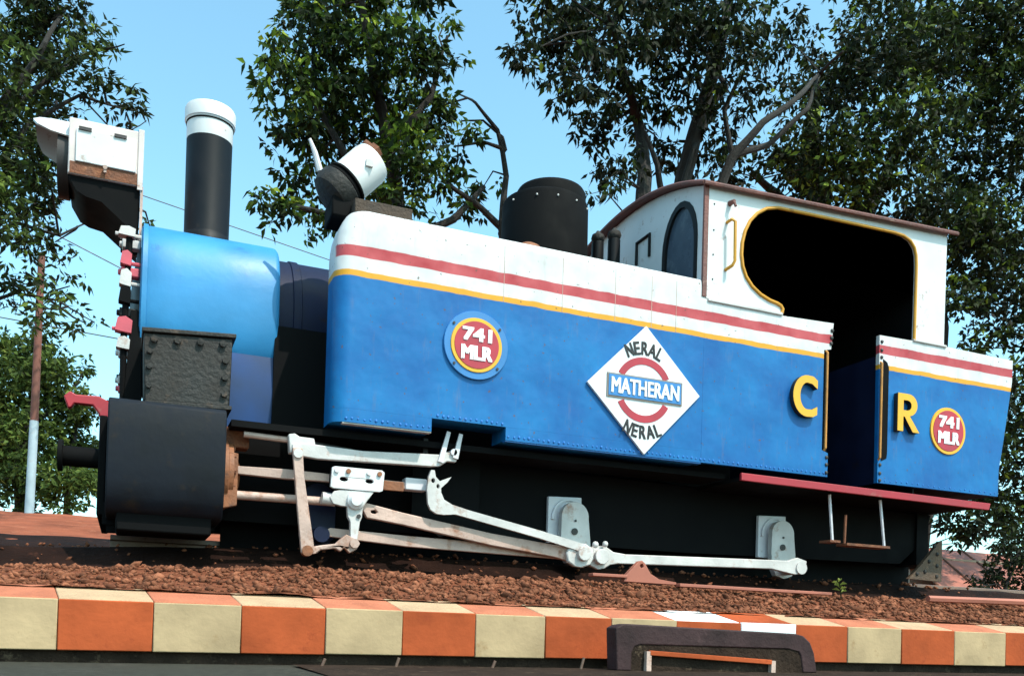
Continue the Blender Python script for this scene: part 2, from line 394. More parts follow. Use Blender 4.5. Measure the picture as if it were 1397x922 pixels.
# ---- cab side below the window, with the door edge
cabp = MB().prism([(3.3752, 1.106), (4.405, 1.106), (4.405, 1.27), (4.352, 1.288), (4.352, 1.972), (4.412, 1.985), (4.43, 2.168), (3.99, 2.152), (3.3752, 2.165)], 0.0, .035, 'xz').build('cab_side_panel', MT['livery'], loco, bevel=.002)
MB().box(3.378, 4.43, .035, .09, 2.10, 2.15).build('panel_top_rail', MT['whitegrime'], cabp)
b = MB()
for z in (2.115, 2.065, 2.025): b.ball((4.408+(z-2.02)*.08, -.002, z), .014, 8, 5, sy=.7)
for z in (1.24, 1.19, 1.135): b.ball((4.392, -.002, z), .013, 8, 5, sy=.7)
b.build('door_rivets', MT['bolt'], cabp, kind='stuff')
def rail(x, z0, z1, y=-.03):
    return MB().tube([(x, 0.01, z0), (x, y, z0+.015), (x, y, z1-.015), (x, .01, z1)], .0085, 8)
rail(4.374, 1.285, 1.972, -.008).build('handrail', MT['slot_orange'], loco)
rail(4.856, 1.265, 1.965, -.012).build('handrail', MT['slot_orange'], loco)
MB().box(4.340, 4.402, .012, .034, 1.275, 1.985).build('door_edge', MT['soot_shade'], loco)
MB().prism([(4.876, 1.262), (4.925, 1.285), (4.93, 1.32), (4.93, 1.93), (4.915, 1.965), (4.876, 1.985)], -.003, .002, 'xz').build('door_edge', MT['soot_shade'], loco)

# ---- bunker
bp = [(4.848, 1.106), (6.03, 1.106), (6.033, 1.30), (6.075, 1.52), (6.12, 1.78), (6.155, 1.99), (6.16, 2.152), (5.45, 2.160), (4.842, 2.150)]
bunk = MB().prism(bp, 0.0, .035, 'xz').build('bunker', MT['livery'], loco, bevel=.002)
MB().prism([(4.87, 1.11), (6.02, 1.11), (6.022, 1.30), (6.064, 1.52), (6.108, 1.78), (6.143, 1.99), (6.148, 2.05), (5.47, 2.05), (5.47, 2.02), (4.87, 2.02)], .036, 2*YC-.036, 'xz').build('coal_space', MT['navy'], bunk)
MB().prism(bp, 2*YC-.035, 2*YC, 'xz').build('side_panel', MT['livery'], bunk, bevel=.002)
b = MB()
for z in (2.105, 2.045, 1.995): b.ball((4.862, -.002, z), .013, 8, 5, sy=.7)
for z in (1.235, 1.175, 1.125): b.ball((4.868, -.002, z), .013, 8, 5, sy=.7)
b.build('door_rivets', MT['bolt'], bunk, kind='stuff')
b = MB(); rivets(b, 4.92, 6.0, 1.128, .05, r=.006); b.build('rivets', MT['bluebolt'], bunk, kind='stuff')

# ---- red footplate edge
ft = MB().prism([(3.67, 1.063), (5.915, 1.042), (5.90, .992), (3.67, 1.014)], -.035, -.012, 'xz').build('footplate_edge', MT['red'], loco, bevel=.003)
MB().box(3.67, 5.90, -.011, 2*YC, 1.012, 1.036).build('cab_floor', MT['soot_shade'], loco)  # black plate behind the red edge, underside shade put into its colour

# ---- cab
op = [(3.985, 2.166), (3.992, 2.195), (3.975, 2.215), (3.945, 2.226), (3.885, 2.236), (3.81, 2.262), (3.74, 2.305), (3.69, 2.360), (3.66, 2.425), (3.648, 2.50), (3.652, 2.58), (3.672, 2.66), (3.71, 2.735),
      (3.765, 2.795), (3.84, 2.842), (3.93, 2.866), (4.20, 2.876), (4.60, 2.889), (4.95, 2.898), (5.04, 2.892), (5.105, 2.868), (5.145, 2.825), (5.163, 2.77), (5.168, 2.70), (5.162, 2.158)]
side = [(3.378, 2.172)]+op+[(5.452, 2.165), (5.462, 2.995), (3.384, 2.903)]
cabs = MB().prism(side, 0.0015, .022, 'xz').build('cab_side_sheet', MT['white'], loco)
MB().tube([(x, -.002, z) for x, z in op], .0115, 8).build('window_beading', MT['yellow'], cabs)
MB().box(3.395, 3.99, -.012, .03, 2.150, 2.170).build('sill', MT['whitegrime'], cabs, bevel=.004)
MB().box(5.15, 5.47, -.012, .03, 2.150, 2.166).build('sill', MT['whitegrime'], cabs, bevel=.004)
# angle iron on the front corner of the cab
MB().box(3.350, 3.384, -.007, .012, 2.175, 2.905).build('corner_angle', MT['roofbrown'], cabs, bevel=.002)
b = MB()
for z in (2.30, 2.46, 2.62, 2.79): b.ball((3.43, 0, z), .006, 6, 4, sy=.7)
b.build('rivets', MT['bolt'], cabs, kind='stuff')
MB().tube([(3.530, .0, 2.688), (3.532, -.05, 2.690), (3.552, -.06, 2.676), (3.556, -.06, 2.42), (3.545, -.05, 2.392), (3.525, .0, 2.375)], .0105, 8).build('handrail', MT['yellow'], loco)
MB().cyl((3.548, .0, 2.815), (3.548, -.05, 2.812), .018, .012, 10).tube([(3.548, -.04, 2.82), (3.56, -.05, 2.78)], .01, 6).build('lamp_iron', MT['roofbrown'], loco)
# far side of the cab is closed, as nothing shows through it
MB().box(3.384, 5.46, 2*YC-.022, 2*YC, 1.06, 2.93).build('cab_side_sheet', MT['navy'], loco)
def roof_z(y):
    return 2.905+.224*(1-((y-YC)/YC)**2)
def front_poly(z0):
    n = 20
    return [(0.022, z0)]+[(.022+(2*YC-.044)*i/n, roof_z(.022+(2*YC-.044)*i/n)-.005) for i in range(n+1)]+[(2*YC-.022, z0)]
def window_poly(c, w, z0, z1):
    r = w/2
    return [(c-r, z0), (c+r, z0)]+[(c+r*math.cos(R(a)), z1-.30+.30*math.sin(R(a))) for a in range(0, 181, 15)]
wl = window_poly(.33, .43, 2.30, 2.925); wr = window_poly(2*YC-.33, .43, 2.30, 2.925)
cf = MB().prism(front_poly(1.2), 3.385, 3.405, 'yz', [wl, wr]).build('cab_front', MT['white'], loco)
for c in (.33, 2*YC-.33):
    wo = window_poly(c, .43, 2.30, 2.925); wi = window_poly(c, .36, 2.335, 2.885)
    wf = MB().prism(wo, 3.378, 3.41, 'yz', [wi]).build('window_frame', MT['black'], cf)
    MB().prism(wi, 3.398, 3.402, 'yz').build('window_pane', MT['glass'], cf)
MB().tube([(3.38, .90, 2.70), (3.38, .90, 2.86), (3.38, .72, 2.86), (3.38, .72, 2.70)], .014, 6).build('lamp_bracket', MT['black'], loco)
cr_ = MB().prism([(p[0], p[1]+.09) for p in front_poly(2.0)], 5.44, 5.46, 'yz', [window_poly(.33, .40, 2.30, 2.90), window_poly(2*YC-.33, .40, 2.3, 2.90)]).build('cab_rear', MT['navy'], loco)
MB().prism(front_poly(1.05), 5.20, 5.215, 'yz').build('coal_bulkhead', MT['soot_shade'], loco)
# roof: rusty brown sheet with a thin rim
b = MB(); n = 24; vs = []; fs = []
for x, dz in ((3.325, 0), (5.53, .092)):
    for t in (0, .022):
        for i in range(n+1):
            y = -.035+(2*YC+.07)*i/n
            vs.append((x, y, roof_z(y)+dz+t))
N = n+1
for i in range(n):
    fs += [(i, i+1, 2*N+i+1, 2*N+i), (N+i, N+i+1, 3*N+i+1, 3*N+i), (i, i+1, N+i+1, N+i), (2*N+i, 2*N+i+1, 3*N+i+1, 3*N+i)]
fs += [(0, N, 3*N, 2*N), (n, N+n, 3*N+n, 2*N+n)]
MB().prism([(.03, 2.5)]+[(.03+(2*YC-.06)*i/20, roof_z(.03+(2*YC-.06)*i/20)-.012) for i in range(21)]+[(2*YC-.03, 2.5)]+[(2*YC-.03-(2*YC-.06)*i/20, roof_z(2*YC-.03-(2*YC-.06)*i/20)-.02) for i in range(21)], 3.41, 5.195, 'yz').build('roof_shade_lining', MT['soot_shade'], loco)  # black lining added under the roof, cab shade put into its colour
roof = b.add(vs, fs).build('cab_roof', MT['roofbrown'], loco)
MB().tube([(3.325, -.035, roof_z(-.035)+.004), (5.53, -.035, roof_z(-.035)+.096)], .013, 6).build('gutter', MT['roofbrown'], roof)
MB().tube([(3.325, -.035+(2*YC+.07)*i/n, roof_z(-.035+(2*YC+.07)*i/n)+.008) for i in range(n+1)], .013, 6).build('front_rim', MT['roofbrown'], roof)
# inside: backhead and floor, black, with the cab's inner shade put into the colour
MB().lathe([(.02, 0), (.50, 0), (.52, .03), (.52, .18)], (3.43, YC, 1.78), (1, 0, 0), 28).box(3.42, 4.0, .55, 1.55, 1.05, 1.7).build('firebox_backhead', MT['soot_shade'], loco)

# ---- boiler, smokebox, chimney, dome
boil = MB().lathe([(.43, 0), (.45, .01), (.45, 2.6)], (.77, YC, 1.84), (1, 0, 0), 40).build('boiler', MT['navy'], loco)
MB().lathe([(.452, 0), (.458, .004), (.458, .05), (.452, .054)], (.87, YC, 1.84), (1, 0, 0), 40).build('boiler_band', MT['navy'], boil)
MB().box(.76, 3.4, .56, 1.54, 1.06, 1.75).build('firebox_casing', MT['soot_shade'], boil)
# smokebox: round top with straight sides down to the saddle
def sb_poly(r, zc, zb, n=26):
    return [(YC-r, zb)]+[(YC-r*math.cos(R(180*i/n)), zc+r*math.sin(R(180*i/n))) for i in range(n+1)]+[(YC+r, zb)]
def squircle(hw, hh, zc, n=60, p=2.7):
    out = []
    for i in range(n):
        t = 2*math.pi*i/n; c, s_ = math.cos(t), math.sin(t)
        out.append((YC+hw*math.copysign(abs(c)**(2/p), c), zc+hh*math.copysign(abs(s_)**(2/p), s_)))
    return out
b = MB(); vs = []; fs = []; n = 60
for x, k in ((.018, .93), (.018, .975), (.024, .992), (.034, 1.0), (.20, 1.0), (.38, 1.0), (.56, 1.0), (.755, 1.0), (.772, .992), (.782, .97), (.782, .90)):
    vs += [(x, y, z) for y, z in squircle(.505*k, .478*k, 1.845)]
for i in range(10):
    for k in range(n): fs.append((i*n+k, i*n+(k+1) % n, (i+1)*n+(k+1) % n, (i+1)*n+k))
fs += [tuple(range(n)), tuple(10*n+k for k in range(n))]
sb = b.add(vs, fs).build('smokebox', MT['blue'], loco, ang=60)
MB().prism([(.60, 1.12), (.57, 1.35), (.60, 1.62), (1.5, 1.62), (1.53, 1.35), (1.5, 1.12)], .06, .76, 'yz').build('saddle', MT['saddle'], sb)
MB().prism(squircle(.513, .486, 1.845), .026, .052, 'yz', [squircle(.49, .46, 1.845)]).build('front_ring', MT['blue'], sb, ang=60)
door = MB().lathe([(.02, -.055), (.2, -.045), (.38, -.02), (.41, 0), (.41, .02)], (.018, YC, 1.82), (1, 0, 0), 40).build('smokebox_door', MT['black'], loco)
for k in range(12):
    a = R(30*k+14); y = YC-.44*math.cos(a); z = 1.83+.44*math.sin(a)
    col = ['pink', 'whitegrime', 'whitegrime', 'black'][k % 4]
    MB().box(-.085, .012, y-.03, y+.03, z-.025, z+.025).cyl((-.10, y, z), (.0, y, z), .018, n=8).build('door_clamp', MT[col], door, bevel=.006)
# lamp brackets and pipe stacked down the near edge of the smokebox front
MB().tube([(-.045, .60, 2.20), (-.05, .60, 1.9), (-.058, .60, 1.55), (-.05, .60, 1.18)], .018, 8).build('front_pipe', MT['soot_shade'], loco)
for z, c, hx, hz in ((2.155, 'whitegrime', .045, .028), (2.005, 'pink', .03, .042), (1.895, 'whitegrime', .032, .05), (1.80, 'soot_shade', .032, .05), (1.632, 'pink', .045, .046), (1.53, 'whitegrime', .036, .036)):
    b = MB().prism([(-.06-hx, z-hz*.8), (-.06-hx*.7, z+hz*.75), (-.06+hx*.2, z+hz), (-.06+hx, z+hz*.55), (-.06+hx*.9, z-hz), (-.06-hx*.3, z-hz*.9)], .565, .63, 'xz')
    b.cyl((-.12 if z in (2.155, 1.632) else -.09, .60, z-hz*.5), (.015, .60, z-hz*.5), .011, n=6)
    b.build('door_hinge', MT[c], loco, bevel=.010)
MB().prism([(-.05, 1.10), (-.025, 1.72), (.03, 1.72), (.05, 1.10)], .58, 1.52, 'xz').build('front_plate', MT['soot_shade'], loco)

ch = MB().lathe([(.152, -.06), (.150, .0), (.137, .018), (.134, .03), (.137, .62), (.12, .62)], (.39, YC, 2.36), n=40).build('chimney', MT['chim'], loco)
MB().lathe([(.11, -.005), (.137, -.005), (.138, .0), (.139, .098), (.143, .102), (.145, .108), (.151, .112), (.152, .185), (.146, .198), (.128, .2), (.12, .19), (.118, .0)], (.39, YC, 2.98), n=40).build('chimney_cap', MT['white'], ch)
MB().lathe([(.1375, 0), (.1435, .0), (.1435, .008), (.1375, .008)], (.39, YC, 3.072), n=40).build('cap_groove', MT['soot_shade'], ch)

dome = MB().lathe([(.33, -.75), (.315, -.5), (.31, -.03), (.300, -.005), (.275, .010)], (2.70, YC, 3.06), n=44).build('steam_dome', MT['soot_shade'], loco)
MB().lathe([(.255, -.02), (.252, .075), (.238, .098), (.20, .115), (.1, .122), (.02, .124)], (2.742, YC, 3.065), n=44).build('dome_lid', MT['soot_shade'], dome)
b = MB()
for a in (200, 235, 262, 290, 318): b.ball((2.70+.312*math.cos(R(a)), YC+.312*math.sin(R(a)), 3.0), .008, 6, 4)
b.build('dome_bolts', MT['whitegrime'], dome, kind='stuff')
MB().ball((2.41, .66, 2.50), .11, 16, 8, sz=.8).build('mud_lid', MT['orange'], loco)
sv = MB().cyl((3.20, .92, 2.2), (3.20, .92, 2.86), .05, .045, 14).cyl((3.16, 1.10, 2.2), (3.16, 1.10, 2.90), .05, .045, 14).box(3.1, 3.28, .82, 1.2, 2.2, 2.55).build('safety_valve', MT['black'], loco, bevel=.004)
for x, y, z in ((3.20, .92, 2.87), (3.16, 1.10, 2.91)):
    MB().lathe([(.03, -.015), (.045, 0), (.052, .02), (.045, .045), (.02, .06), (.012, .075)], (x, y, z), n=14).build('valve_cap', MT['grime'], sv)

# ---- headlight on its bracket
hl = MB().box(-.385, .0, .80, 1.30, 2.515, 2.835).build('headlight', MT['lamp_white'], loco, bevel=.006)
MB().box(-.347, -.028, .786, .799, 2.585, 2.775).build('headlight_door', MT['white'], hl, bevel=.004)
MB().box(-.375, -.019, .7965, .7995, 2.518, 2.584).build('lower_strip', MT['rust'], hl)
for x in (-.30, -.115): MB().box(x-.033, x+.033, .776, .786, 2.765, 2.777).cyl((x-.033, .782, 2.779), (x+.033, .782, 2.779), .006, n=6).build('door_hinge', MT['bolt'], hl)
MB().cyl((-.19, .786, 2.575), (-.19, .765, 2.572), .012, n=8).box(-.197, -.183, .772, .786, 2.545, 2.575).build('latch', MT['pinkgrime'], hl)
MB().box(-.018, .012, .792, .80, 2.49, 2.845).build('edge_strip', MT['lamp_white'], hl, bevel=.002)
# visor: a curved hood running out over the lens
b = MB(); n = 14; vs = []; fs = []
for x, rr_, k in ((-.386, .225, .73), (-.48, .223, .69), (-.55, .216, .58), (-.578, .205, .38)):
    for t in (0, .012):
        for i in range(n+1):
            a = R(90-100*k + 200*k*i/n)
            vs.append((x, 1.05-(rr_-t)*math.cos(a), 2.675+(rr_-t)*math.sin(a)))
N = n+1
for s_ in range(3):
    o = s_*2*N
    for i in range(n):
        fs += [(o+i, o+i+1, o+2*N+i+1, o+2*N+i), (o+N+i, o+N+i+1, o+3*N+i+1, o+3*N+i)]
    fs += [(o, o+N, o+3*N, o+2*N), (o+n, o+N+n, o+3*N+n, o+2*N+n)]
fs += [(i, i+1, N+i+1, N+i) for i in range(n)]+[(6*N+i, 6*N+i+1, 7*N+i+1, 7*N+i) for i in range(n)]
b.add(vs, fs).build('visor', MT['white'], hl)
MB().lathe([(.02, 0), (.15, .0), (.19, -.03), (.19, -.06), (.2, -.06), (.2, .0)], (-.386, 1.05, 2.67), (1, 0, 0), 28).build('lamp_rim', MT['bolt'], hl)
MB().lathe([(.02, -.035), (.10, -.025), (.185, -.002), (.185, .0)], (-.388, 1.05, 2.67), (1, 0, 0), 28).build('lens', MT['glass'], hl)
MB().prism([(-.385, 2.514), (-.335, 2.43), (-.285, 2.405), (-.205, 2.392), (-.01, 2.235), (.0, 2.514)], .82, 1.28, 'xz').build('lamp_bracket', MT['soot_shade'], loco)
MB().box(.001, .016, .80, 1.30, 2.20, 2.515).build('bracket_strap', MT['pinkgrime'], loco)

# ---- turbo generator lying tilted on top of the tank front
ax = Vector((.67, 0, .74)); yb = .24
c0 = Vector((1.035, yb, 2.46))
gen = MB().lathe([(.02, -.085), (.07, -.082), (.125, -.05), (.14, -.012), (.14, .035), (.128, .045)], c0, ax, 28).build('turbo_generator', MT['grime'], loco)
MB().lathe([(.12, .044), (.132, .046), (.132, .058), (.115, .060), (.115, .074), (.130, .076), (.130, .088), (.11, .09)], c0, ax, 28).build('band', MT['soot_shade'], gen)
MB().lathe([(.112, .088), (.118, .094), (.118, .27), (.110, .30), (.07, .306)], c0, ax, 28).build('casing', MT['white'], gen)
MB().lathe([(.03, .30), (.085, .30), (.085, .325), (.045, .33), (.045, .36), (.02, .361)], c0+Vector((-.02, 0, .03)), ax, 6).build('end_flange', MT['rust'], gen)
e_ = c0+ax*.20+Vector((.02, -.118, -.0))
MB().box(e_.x-.02, e_.x+.02, e_.y-.01, e_.y+.01, e_.z-.02, e_.z+.02).build('nameplate', MT['whitegrime'], gen)
MB().tube([c0+Vector((-.10, 0, .10)), c0+Vector((-.135, -.01, .20)), c0+Vector((-.165, -.01, .265))], [.020, .015, .009], 8).build('exhaust_pipe', MT['shadegrime'], gen)
MB().box(.99, 1.13, .14, .36, 2.285, 2.40).build('bracket', MT['soot_shade'], gen, bevel=.01)
MB().box(1.10, 1.43, .05, .36, 2.287, 2.365).build('mounting_plank', MT['wood'], loco, bevel=.004)

# ---- frames, wheels, underside
MB().prism([(-.10, 1.08), (-.10, .60), (.5, .57), (2.3, .57), (3.1, .57), (3.6, .57), (5.55, .60), (5.80, .80), (5.86, 1.0)], .47, .50, 'xz').build('main_frame', MT['soot_shade'], loco)
MB().prism([(-.10, 1.08), (-.10, .60), (5.55, .60), (5.80, .80), (5.86, 1.0)], 2*YC-.43, 2*YC-.40, 'xz').build('main_frame', MT['soot_shade'], loco)
MB().box(.5, 5.84, .66, .665, .375, 1.06).build('light_blocker', MT['soot_shade'], loco)  # unseen black sheet added to shut out light beneath the locomotive
MB().box(2.9, 4.2, .78, 1.32, .50, 1.06).build('ashpan', MT['soot_shade'], loco)
def wheel(x):
    for y0, s_ in ((.70, 1), (2*YC-.70, -1)):
        wdisc = MB().lathe([(.04, .0), (.06, -.02), (.20, -.01), (.23, -.03), (.29, -.03), (.29, .06), (.31, .065), (.31, .085), (.05, .085)], (x, y0, .76), (0, s_, 0), 32).build('wheel', MT['soot_shade'], loco)
        b = MB(); b.box(x-.1, x+.1, y0-.035*s_-.008, y0-.035*s_+.008, .83, .95); b.build('counterweight', MT['soot_shade'], wdisc)
    MB().cyl((x, .48, .76), (x, 2*YC-.48, .76), .06, n=16).build('axle', MT['soot_shade'], loco)
AX = (1.00, 2.655, 4.32)
for x in AX: wheel(x)
MB().box(.49, 3.65, .12, .40, 1.04, 1.075).build('running_board', MT['soot_shade'], loco)
# rear guard plate with rivets
gp = MB().prism([(5.42, .47), (5.75, .46), (5.75, .77), (5.72, .77), (5.65, .69), (5.55, .59)], .25, .28, 'xz').build('guard_plate', MT['guard'], loco)
b = MB()
for x, z in ((5.50, .51), (5.58, .53), (5.62, .61), (5.70, .67), (5.70, .58), (5.70, .50), (5.67, .73)): b.ball((x, .25, z), .016, 8, 5, sy=.7)
b.build('rivets', MT['grime'], gp, kind='stuff')
MB().box(5.70, 5.82, .45, 1.65, .60, 1.04).build('rear_buffer_beam', MT['soot_shade'], loco)

# ---- front end: beam, red lever, buffer
MB().box(-.16, -.12, .45, 1.65, .55, 1.09).build('front_buffer_beam', MT['soot_shade'], loco, bevel=.008)
MB().prism([(-.34, 1.175), (-.318, 1.115), (-.30, 1.12), (-.285, 1.145), (-.20, 1.145), (-.165, 1.10), (-.13, .95), (-.105, .95), (-.115, 1.17), (-.17, 1.195), (-.28, 1.19), (-.31, 1.205)], .47, .53, 'xz').build('coupling_hook', MT['red'], loco, bevel=.006)
MB().cyl((-.345, .53, .865), (-.13, .53, .865), .055, n=16).cyl((-.36, .53, .865), (-.335, .53, .865), .085, n=20).build('buffer', MT['soot_shade'], loco, bevel=.004)
MB().box(-.13, .45, .43, .60, .50, .62).box(-.11, -.05, .44, .50, .46, .8).build('guard_iron', MT['soot_shade'], loco)

# ---- cylinder and valve chest
vc = MB().prism([(.055, 1.14), (.042, 1.495), (.49, 1.527), (.485, 1.158)], .20, .62, 'xz').build('valve_chest', MT['grime'], loco, bevel=.008)
MB().prism([(.035, 1.497), (.032, 1.520), (.507, 1.553), (.507, 1.530)], .185, .60, 'xz').build('chest_lid', MT['grime'], vc, bevel=.004)
MB().prism([(.06, 1.118), (.06, 1.14), (.495, 1.158), (.495, 1.136)], .175, .50, 'xz').build('chest_flange', MT['grime'], vc, bevel=.004)
b = MB()
for i in range(4): b.cyl((.095+.115*i, .20, 1.468+.008*i), (.095+.115*i, .178, 1.466+.008*i), .019, n=6)
for z in (1.22, 1.31, 1.40): b.cyl((.455, .20, z), (.455, .18, z), .017, n=6)
for z in (1.22, 1.32, 1.40): b.cyl((.075, .20, z), (.075, .18, z), .015, n=6)
b.build('chest_bolts', MT['grime'], vc, kind='stuff')
cp = [(.62, 1.115), (.10, 1.115), (.068, 1.095), (.057, 1.05), (.052, .94), (.055, .80), (.065, .70), (.085, .62), (.12, .56), (.18, .53), (.62, .53)]
cyl = MB().prism(cp, -.112, .462, 'yz').build('cylinder', MT['cyl'], loco, bevel=.008, ang=40)
MB().box(-.06, .41, .16, .5, .45, .56).build('drain_block', MT['soot_shade'], cyl, bevel=.01)
cc = MB().lathe([(.02, 0), (.19, 0), (.19, .022), (.175, .026), (.175, .05), (.12, .056), (.07, .09), (.02, .092)], (.463, .29, .80), (1, 0, 0), 28).build('cylinder_cover', MT['orange'], loco)
b = MB()
for k in range(12): b.cyl((.485, .29+.155*math.cos(R(30*k)), .80+.155*math.sin(R(30*k))), (.525, .29+.155*math.cos(R(30*k)), .80+.155*math.sin(R(30*k))), .013, n=6)
b.build('cover_studs', MT['rust'], cc, kind='stuff')
MB().prism([(.465, .91), (.465, .60), (.535, .62), (.535, .90)], .145, .18, 'xz').build('cover_flange', MT['orange'], cc, bevel=.004)
MB().box(.463, .60, .24, .36, .95, 1.06).build('valve_gland', MT['rust'], loco, bevel=.008)

# ---- motion, white painted and streaked with rust
YM = .12
MB().cyl((.52, .17, .680), (1.05, .17, .684), .024, n=12).build('piston_rod', MT['pinkgrime'], loco)
MB().cyl((.56, .16, 1.010), (.82, .16, 1.003), .017, n=10).build('valve_rod', MT['pinkgrime'], loco)
MB().prism([(.79, 1.028), (.825, 1.035), (.85, 1.02), (.93, 1.018), (.94, .975), (.85, .968), (.85, .93), (.80, .925)], .11, .17, 'xz').build('valve_crosshead', MT['whitegrime'], loco, bevel=.006)
MB().cyl((.93, .16, .998), (1.16, .20, .99), .012, n=8).build('valve_spindle_tail', MT['grime'], loco)
rr1 = MB().prism([(.81, .975), (.815, .915), (.95, .905), (1.60, .925), (1.66, .935), (1.70, .965), (1.755, .965), (1.77, 1.02), (1.69, 1.02), (1.65, 1.00), (1.55, .995), (1.20, .975), (.90, .985)], .10, .135, 'xz').build('radius_rod', MT['whitegrime'], loco, bevel=.005)
MB().cyl((.835, .09, .945), (.835, .15, .945), .026, n=12).build('pin', MT['whitegrime'], rr1)
# piston slide bar and crosshead
sbm = MB().prism([(.535, .838), (.535, .795), (.80, .79), (.95, .795), (1.57, .79), (1.58, .832), (.95, .842), (.80, .845)], .17, .205, 'xz').build('slide_bar', MT['pinkgrime'], loco, bevel=.004)
MB().box(1.47, 1.60, .16, .24, .79, .86).build('bar_support', MT['shadegrime'], sbm, bevel=.006)
MB().box(1.33, 1.46, .155, .17, .775, .83).build('bar_end', MT['orange'], sbm, bevel=.004)
def oval(cx, cz, a, b_, n=14): return [(cx+a*math.cos(2*math.pi*i/n), cz+b_*math.sin(2*math.pi*i/n)) for i in range(n)]
xh = MB().prism([(1.022, .758), (1.028, .865), (1.045, .872), (1.31, .873), (1.325, .862), (1.318, .758), (1.30, .750), (1.04, .750)], .082, .105, 'xz', [oval(1.095, .805, .024, .013), oval(1.24, .805, .024, .013)]).build('crosshead', MT['white'], loco, bevel=.003)
MB().box(1.03, 1.31, .11, .165, .755, .87).build('crosshead_core', MT['soot_shade'], xh)
for x, c in ((1.053, 'shadegrime'), (1.118, 'orange'), (1.235, 'white'), (1.295, 'orange')): MB().cyl((x, .083, .850), (x, .070, .850), .0135, n=8).build('bolt', MT[c], xh)
MB().prism([(1.045, .735), (1.08, .745), (1.27, .749), (1.235, .70), (1.21, .66), (1.205, .60), (1.195, .575), (1.182, .462), (1.145, .462), (1.14, .575), (1.125, .60), (1.12, .655), (1.085, .655), (1.04, .665), (1.02, .70)], .088, .125, 'xz').build('crosshead_arm', MT['whitegrime'], xh, bevel=.004)
MB().lathe([(.006, .04), (.03, .038), (.036, .028), (.048, .02), (.052, 0)], (1.165, .09, .69), (0, -1, 0), 20).build('gudgeon_pin', MT['white'], xh)
MB().cyl((1.185, .088, .605), (1.185, .078, .605), .012, n=8).build('bolt', MT['bolt'], xh)
MB().cyl((.985, .13, .695), (1.06, .13, .690), .036, n=12).build('rod_socket', MT['whitegrime'], xh)
# combination lever and union link
cl = MB().prism([(.808, .95), (.862, .95), (.875, .80), (.945, .40), (.93, .375), (.90, .365), (.872, .385), (.835, .70)], .070, .10, 'xz').build('combination_lever', MT['pinkgrime'], loco, bevel=.004)
MB().cyl((.905, .06, .395), (.905, .12, .395), .030, n=12).build('pin', MT['orange'], cl)
MB().cyl((.838, .06, .92), (.838, .11, .92), .026, n=12).build('pin', MT['whitegrime'], cl)
ul = MB().prism([(.90, .412), (.91, .375), (.96, .385), (.98, .405), (1.06, .418), (1.09, .40), (1.11, .425), (1.14, .395), (1.18, .42), (1.20, .455), (1.18, .475), (1.12, .50), (1.085, .47), (1.06, .445), (.975, .43)], .085, .12, 'xz').build('union_link', MT['pinkgrime'], loco, bevel=.006)
MB().cyl((1.165, .07, .452), (1.165, .13, .452), .026, n=12).build('pin', MT['pinkgrime'], ul)
# connecting rod
cr1 = MB().prism([(1.19, .70), (1.22, .645), (1.245, .605), (1.30, .60), (1.45, .582), (2.0, .498), (2.43, .452), (2.50, .435), (2.58, .42), (2.64, .44), (2.66, .49), (2.62, .53), (2.54, .54), (2.45, .525), (2.0, .570), (1.45, .652), (1.27, .685)], .135, .17, 'xz', [oval(1.285, .643, .02, .011)]).build('connecting_rod', MT['pinkgrime'], loco, bevel=.005)
MB().prism([(2.50, .425), (2.54, .40), (2.60, .395), (2.655, .415), (2.675, .455), (2.67, .515), (2.62, .545), (2.55, .545), (2.51, .52), (2.49, .48)], .10, .134, 'xz').build('big_end', MT['whitegrime'], cr1, bevel=.008)
# expansion link, lifting link and eccentric rod
xl = MB().prism([(1.602, .905), (1.586, .865), (1.580, .79), (1.588, .71), (1.605, .675), (1.64, .655), (1.69, .652), (1.755, .66), (1.80, .652), (2.30, .556), (2.55, .50), (2.60, .475), (2.615, .515), (2.58, .545), (2.30, .603), (1.84, .690), (1.735, .715), (1.685, .74), (1.665, .78), (1.664, .805), (1.70, .84), (1.725, .875), (1.70, .865), (1.655, .845), (1.63, .868), (1.622, .905)], .09, .115, 'xz', [oval(1.615, .845, .012, .014), oval(1.645, .815, .010, .013)]).build('eccentric_rod', MT['whitegrime'], loco, bevel=.004)
b = MB().prism(rod2(1.655, .955, 1.70, 1.135, .032, .022), .085, .10, 'xz').prism(rod2(1.745, .985, 1.775, 1.13, .032, .022), .085, .10, 'xz')
b.cyl((1.735, .085, 1.02), (1.735, .17, 1.02), .02, n=8)
b.build('lifting_link', MT['shadegrime'], loco)
MB().prism([(1.575, 1.10), (1.602, 1.10), (1.602, .98), (1.575, .98)], .17, .19, 'xz').build('link_hanger', MT['grime'], loco)
MB().prism([(1.57, 1.10), (2.0, 1.10), (2.0, .62), (1.75, .55), (1.57, .66)], .36, .38, 'xz').build('motion_bracket', MT['soot_shade'], loco)
# coupling rods
cA = MB().prism([(1.0, .515), (1.05, .49), (1.5, .462), (2.45, .447), (2.6, .44), (2.62, .50), (2.45, .51), (1.5, .525), (1.05, .54)], .185, .215, 'xz').build('coupling_rod', MT['pinkgrime'], loco, bevel=.004)
cB = MB().prism([(2.66, .46), (2.70, .415), (2.75, .395), (2.80, .405), (2.84, .43), (2.90, .440), (4.10, .470), (4.20, .455), (4.30, .44), (4.39, .46), (4.40, .54), (4.32, .56), (4.24, .535), (4.10, .532), (2.95, .503), (2.86, .512), (2.80, .545), (2.73, .545), (2.68, .52)], .18, .215, 'xz').build('coupling_rod', MT['whitegrime'], loco, bevel=.005)
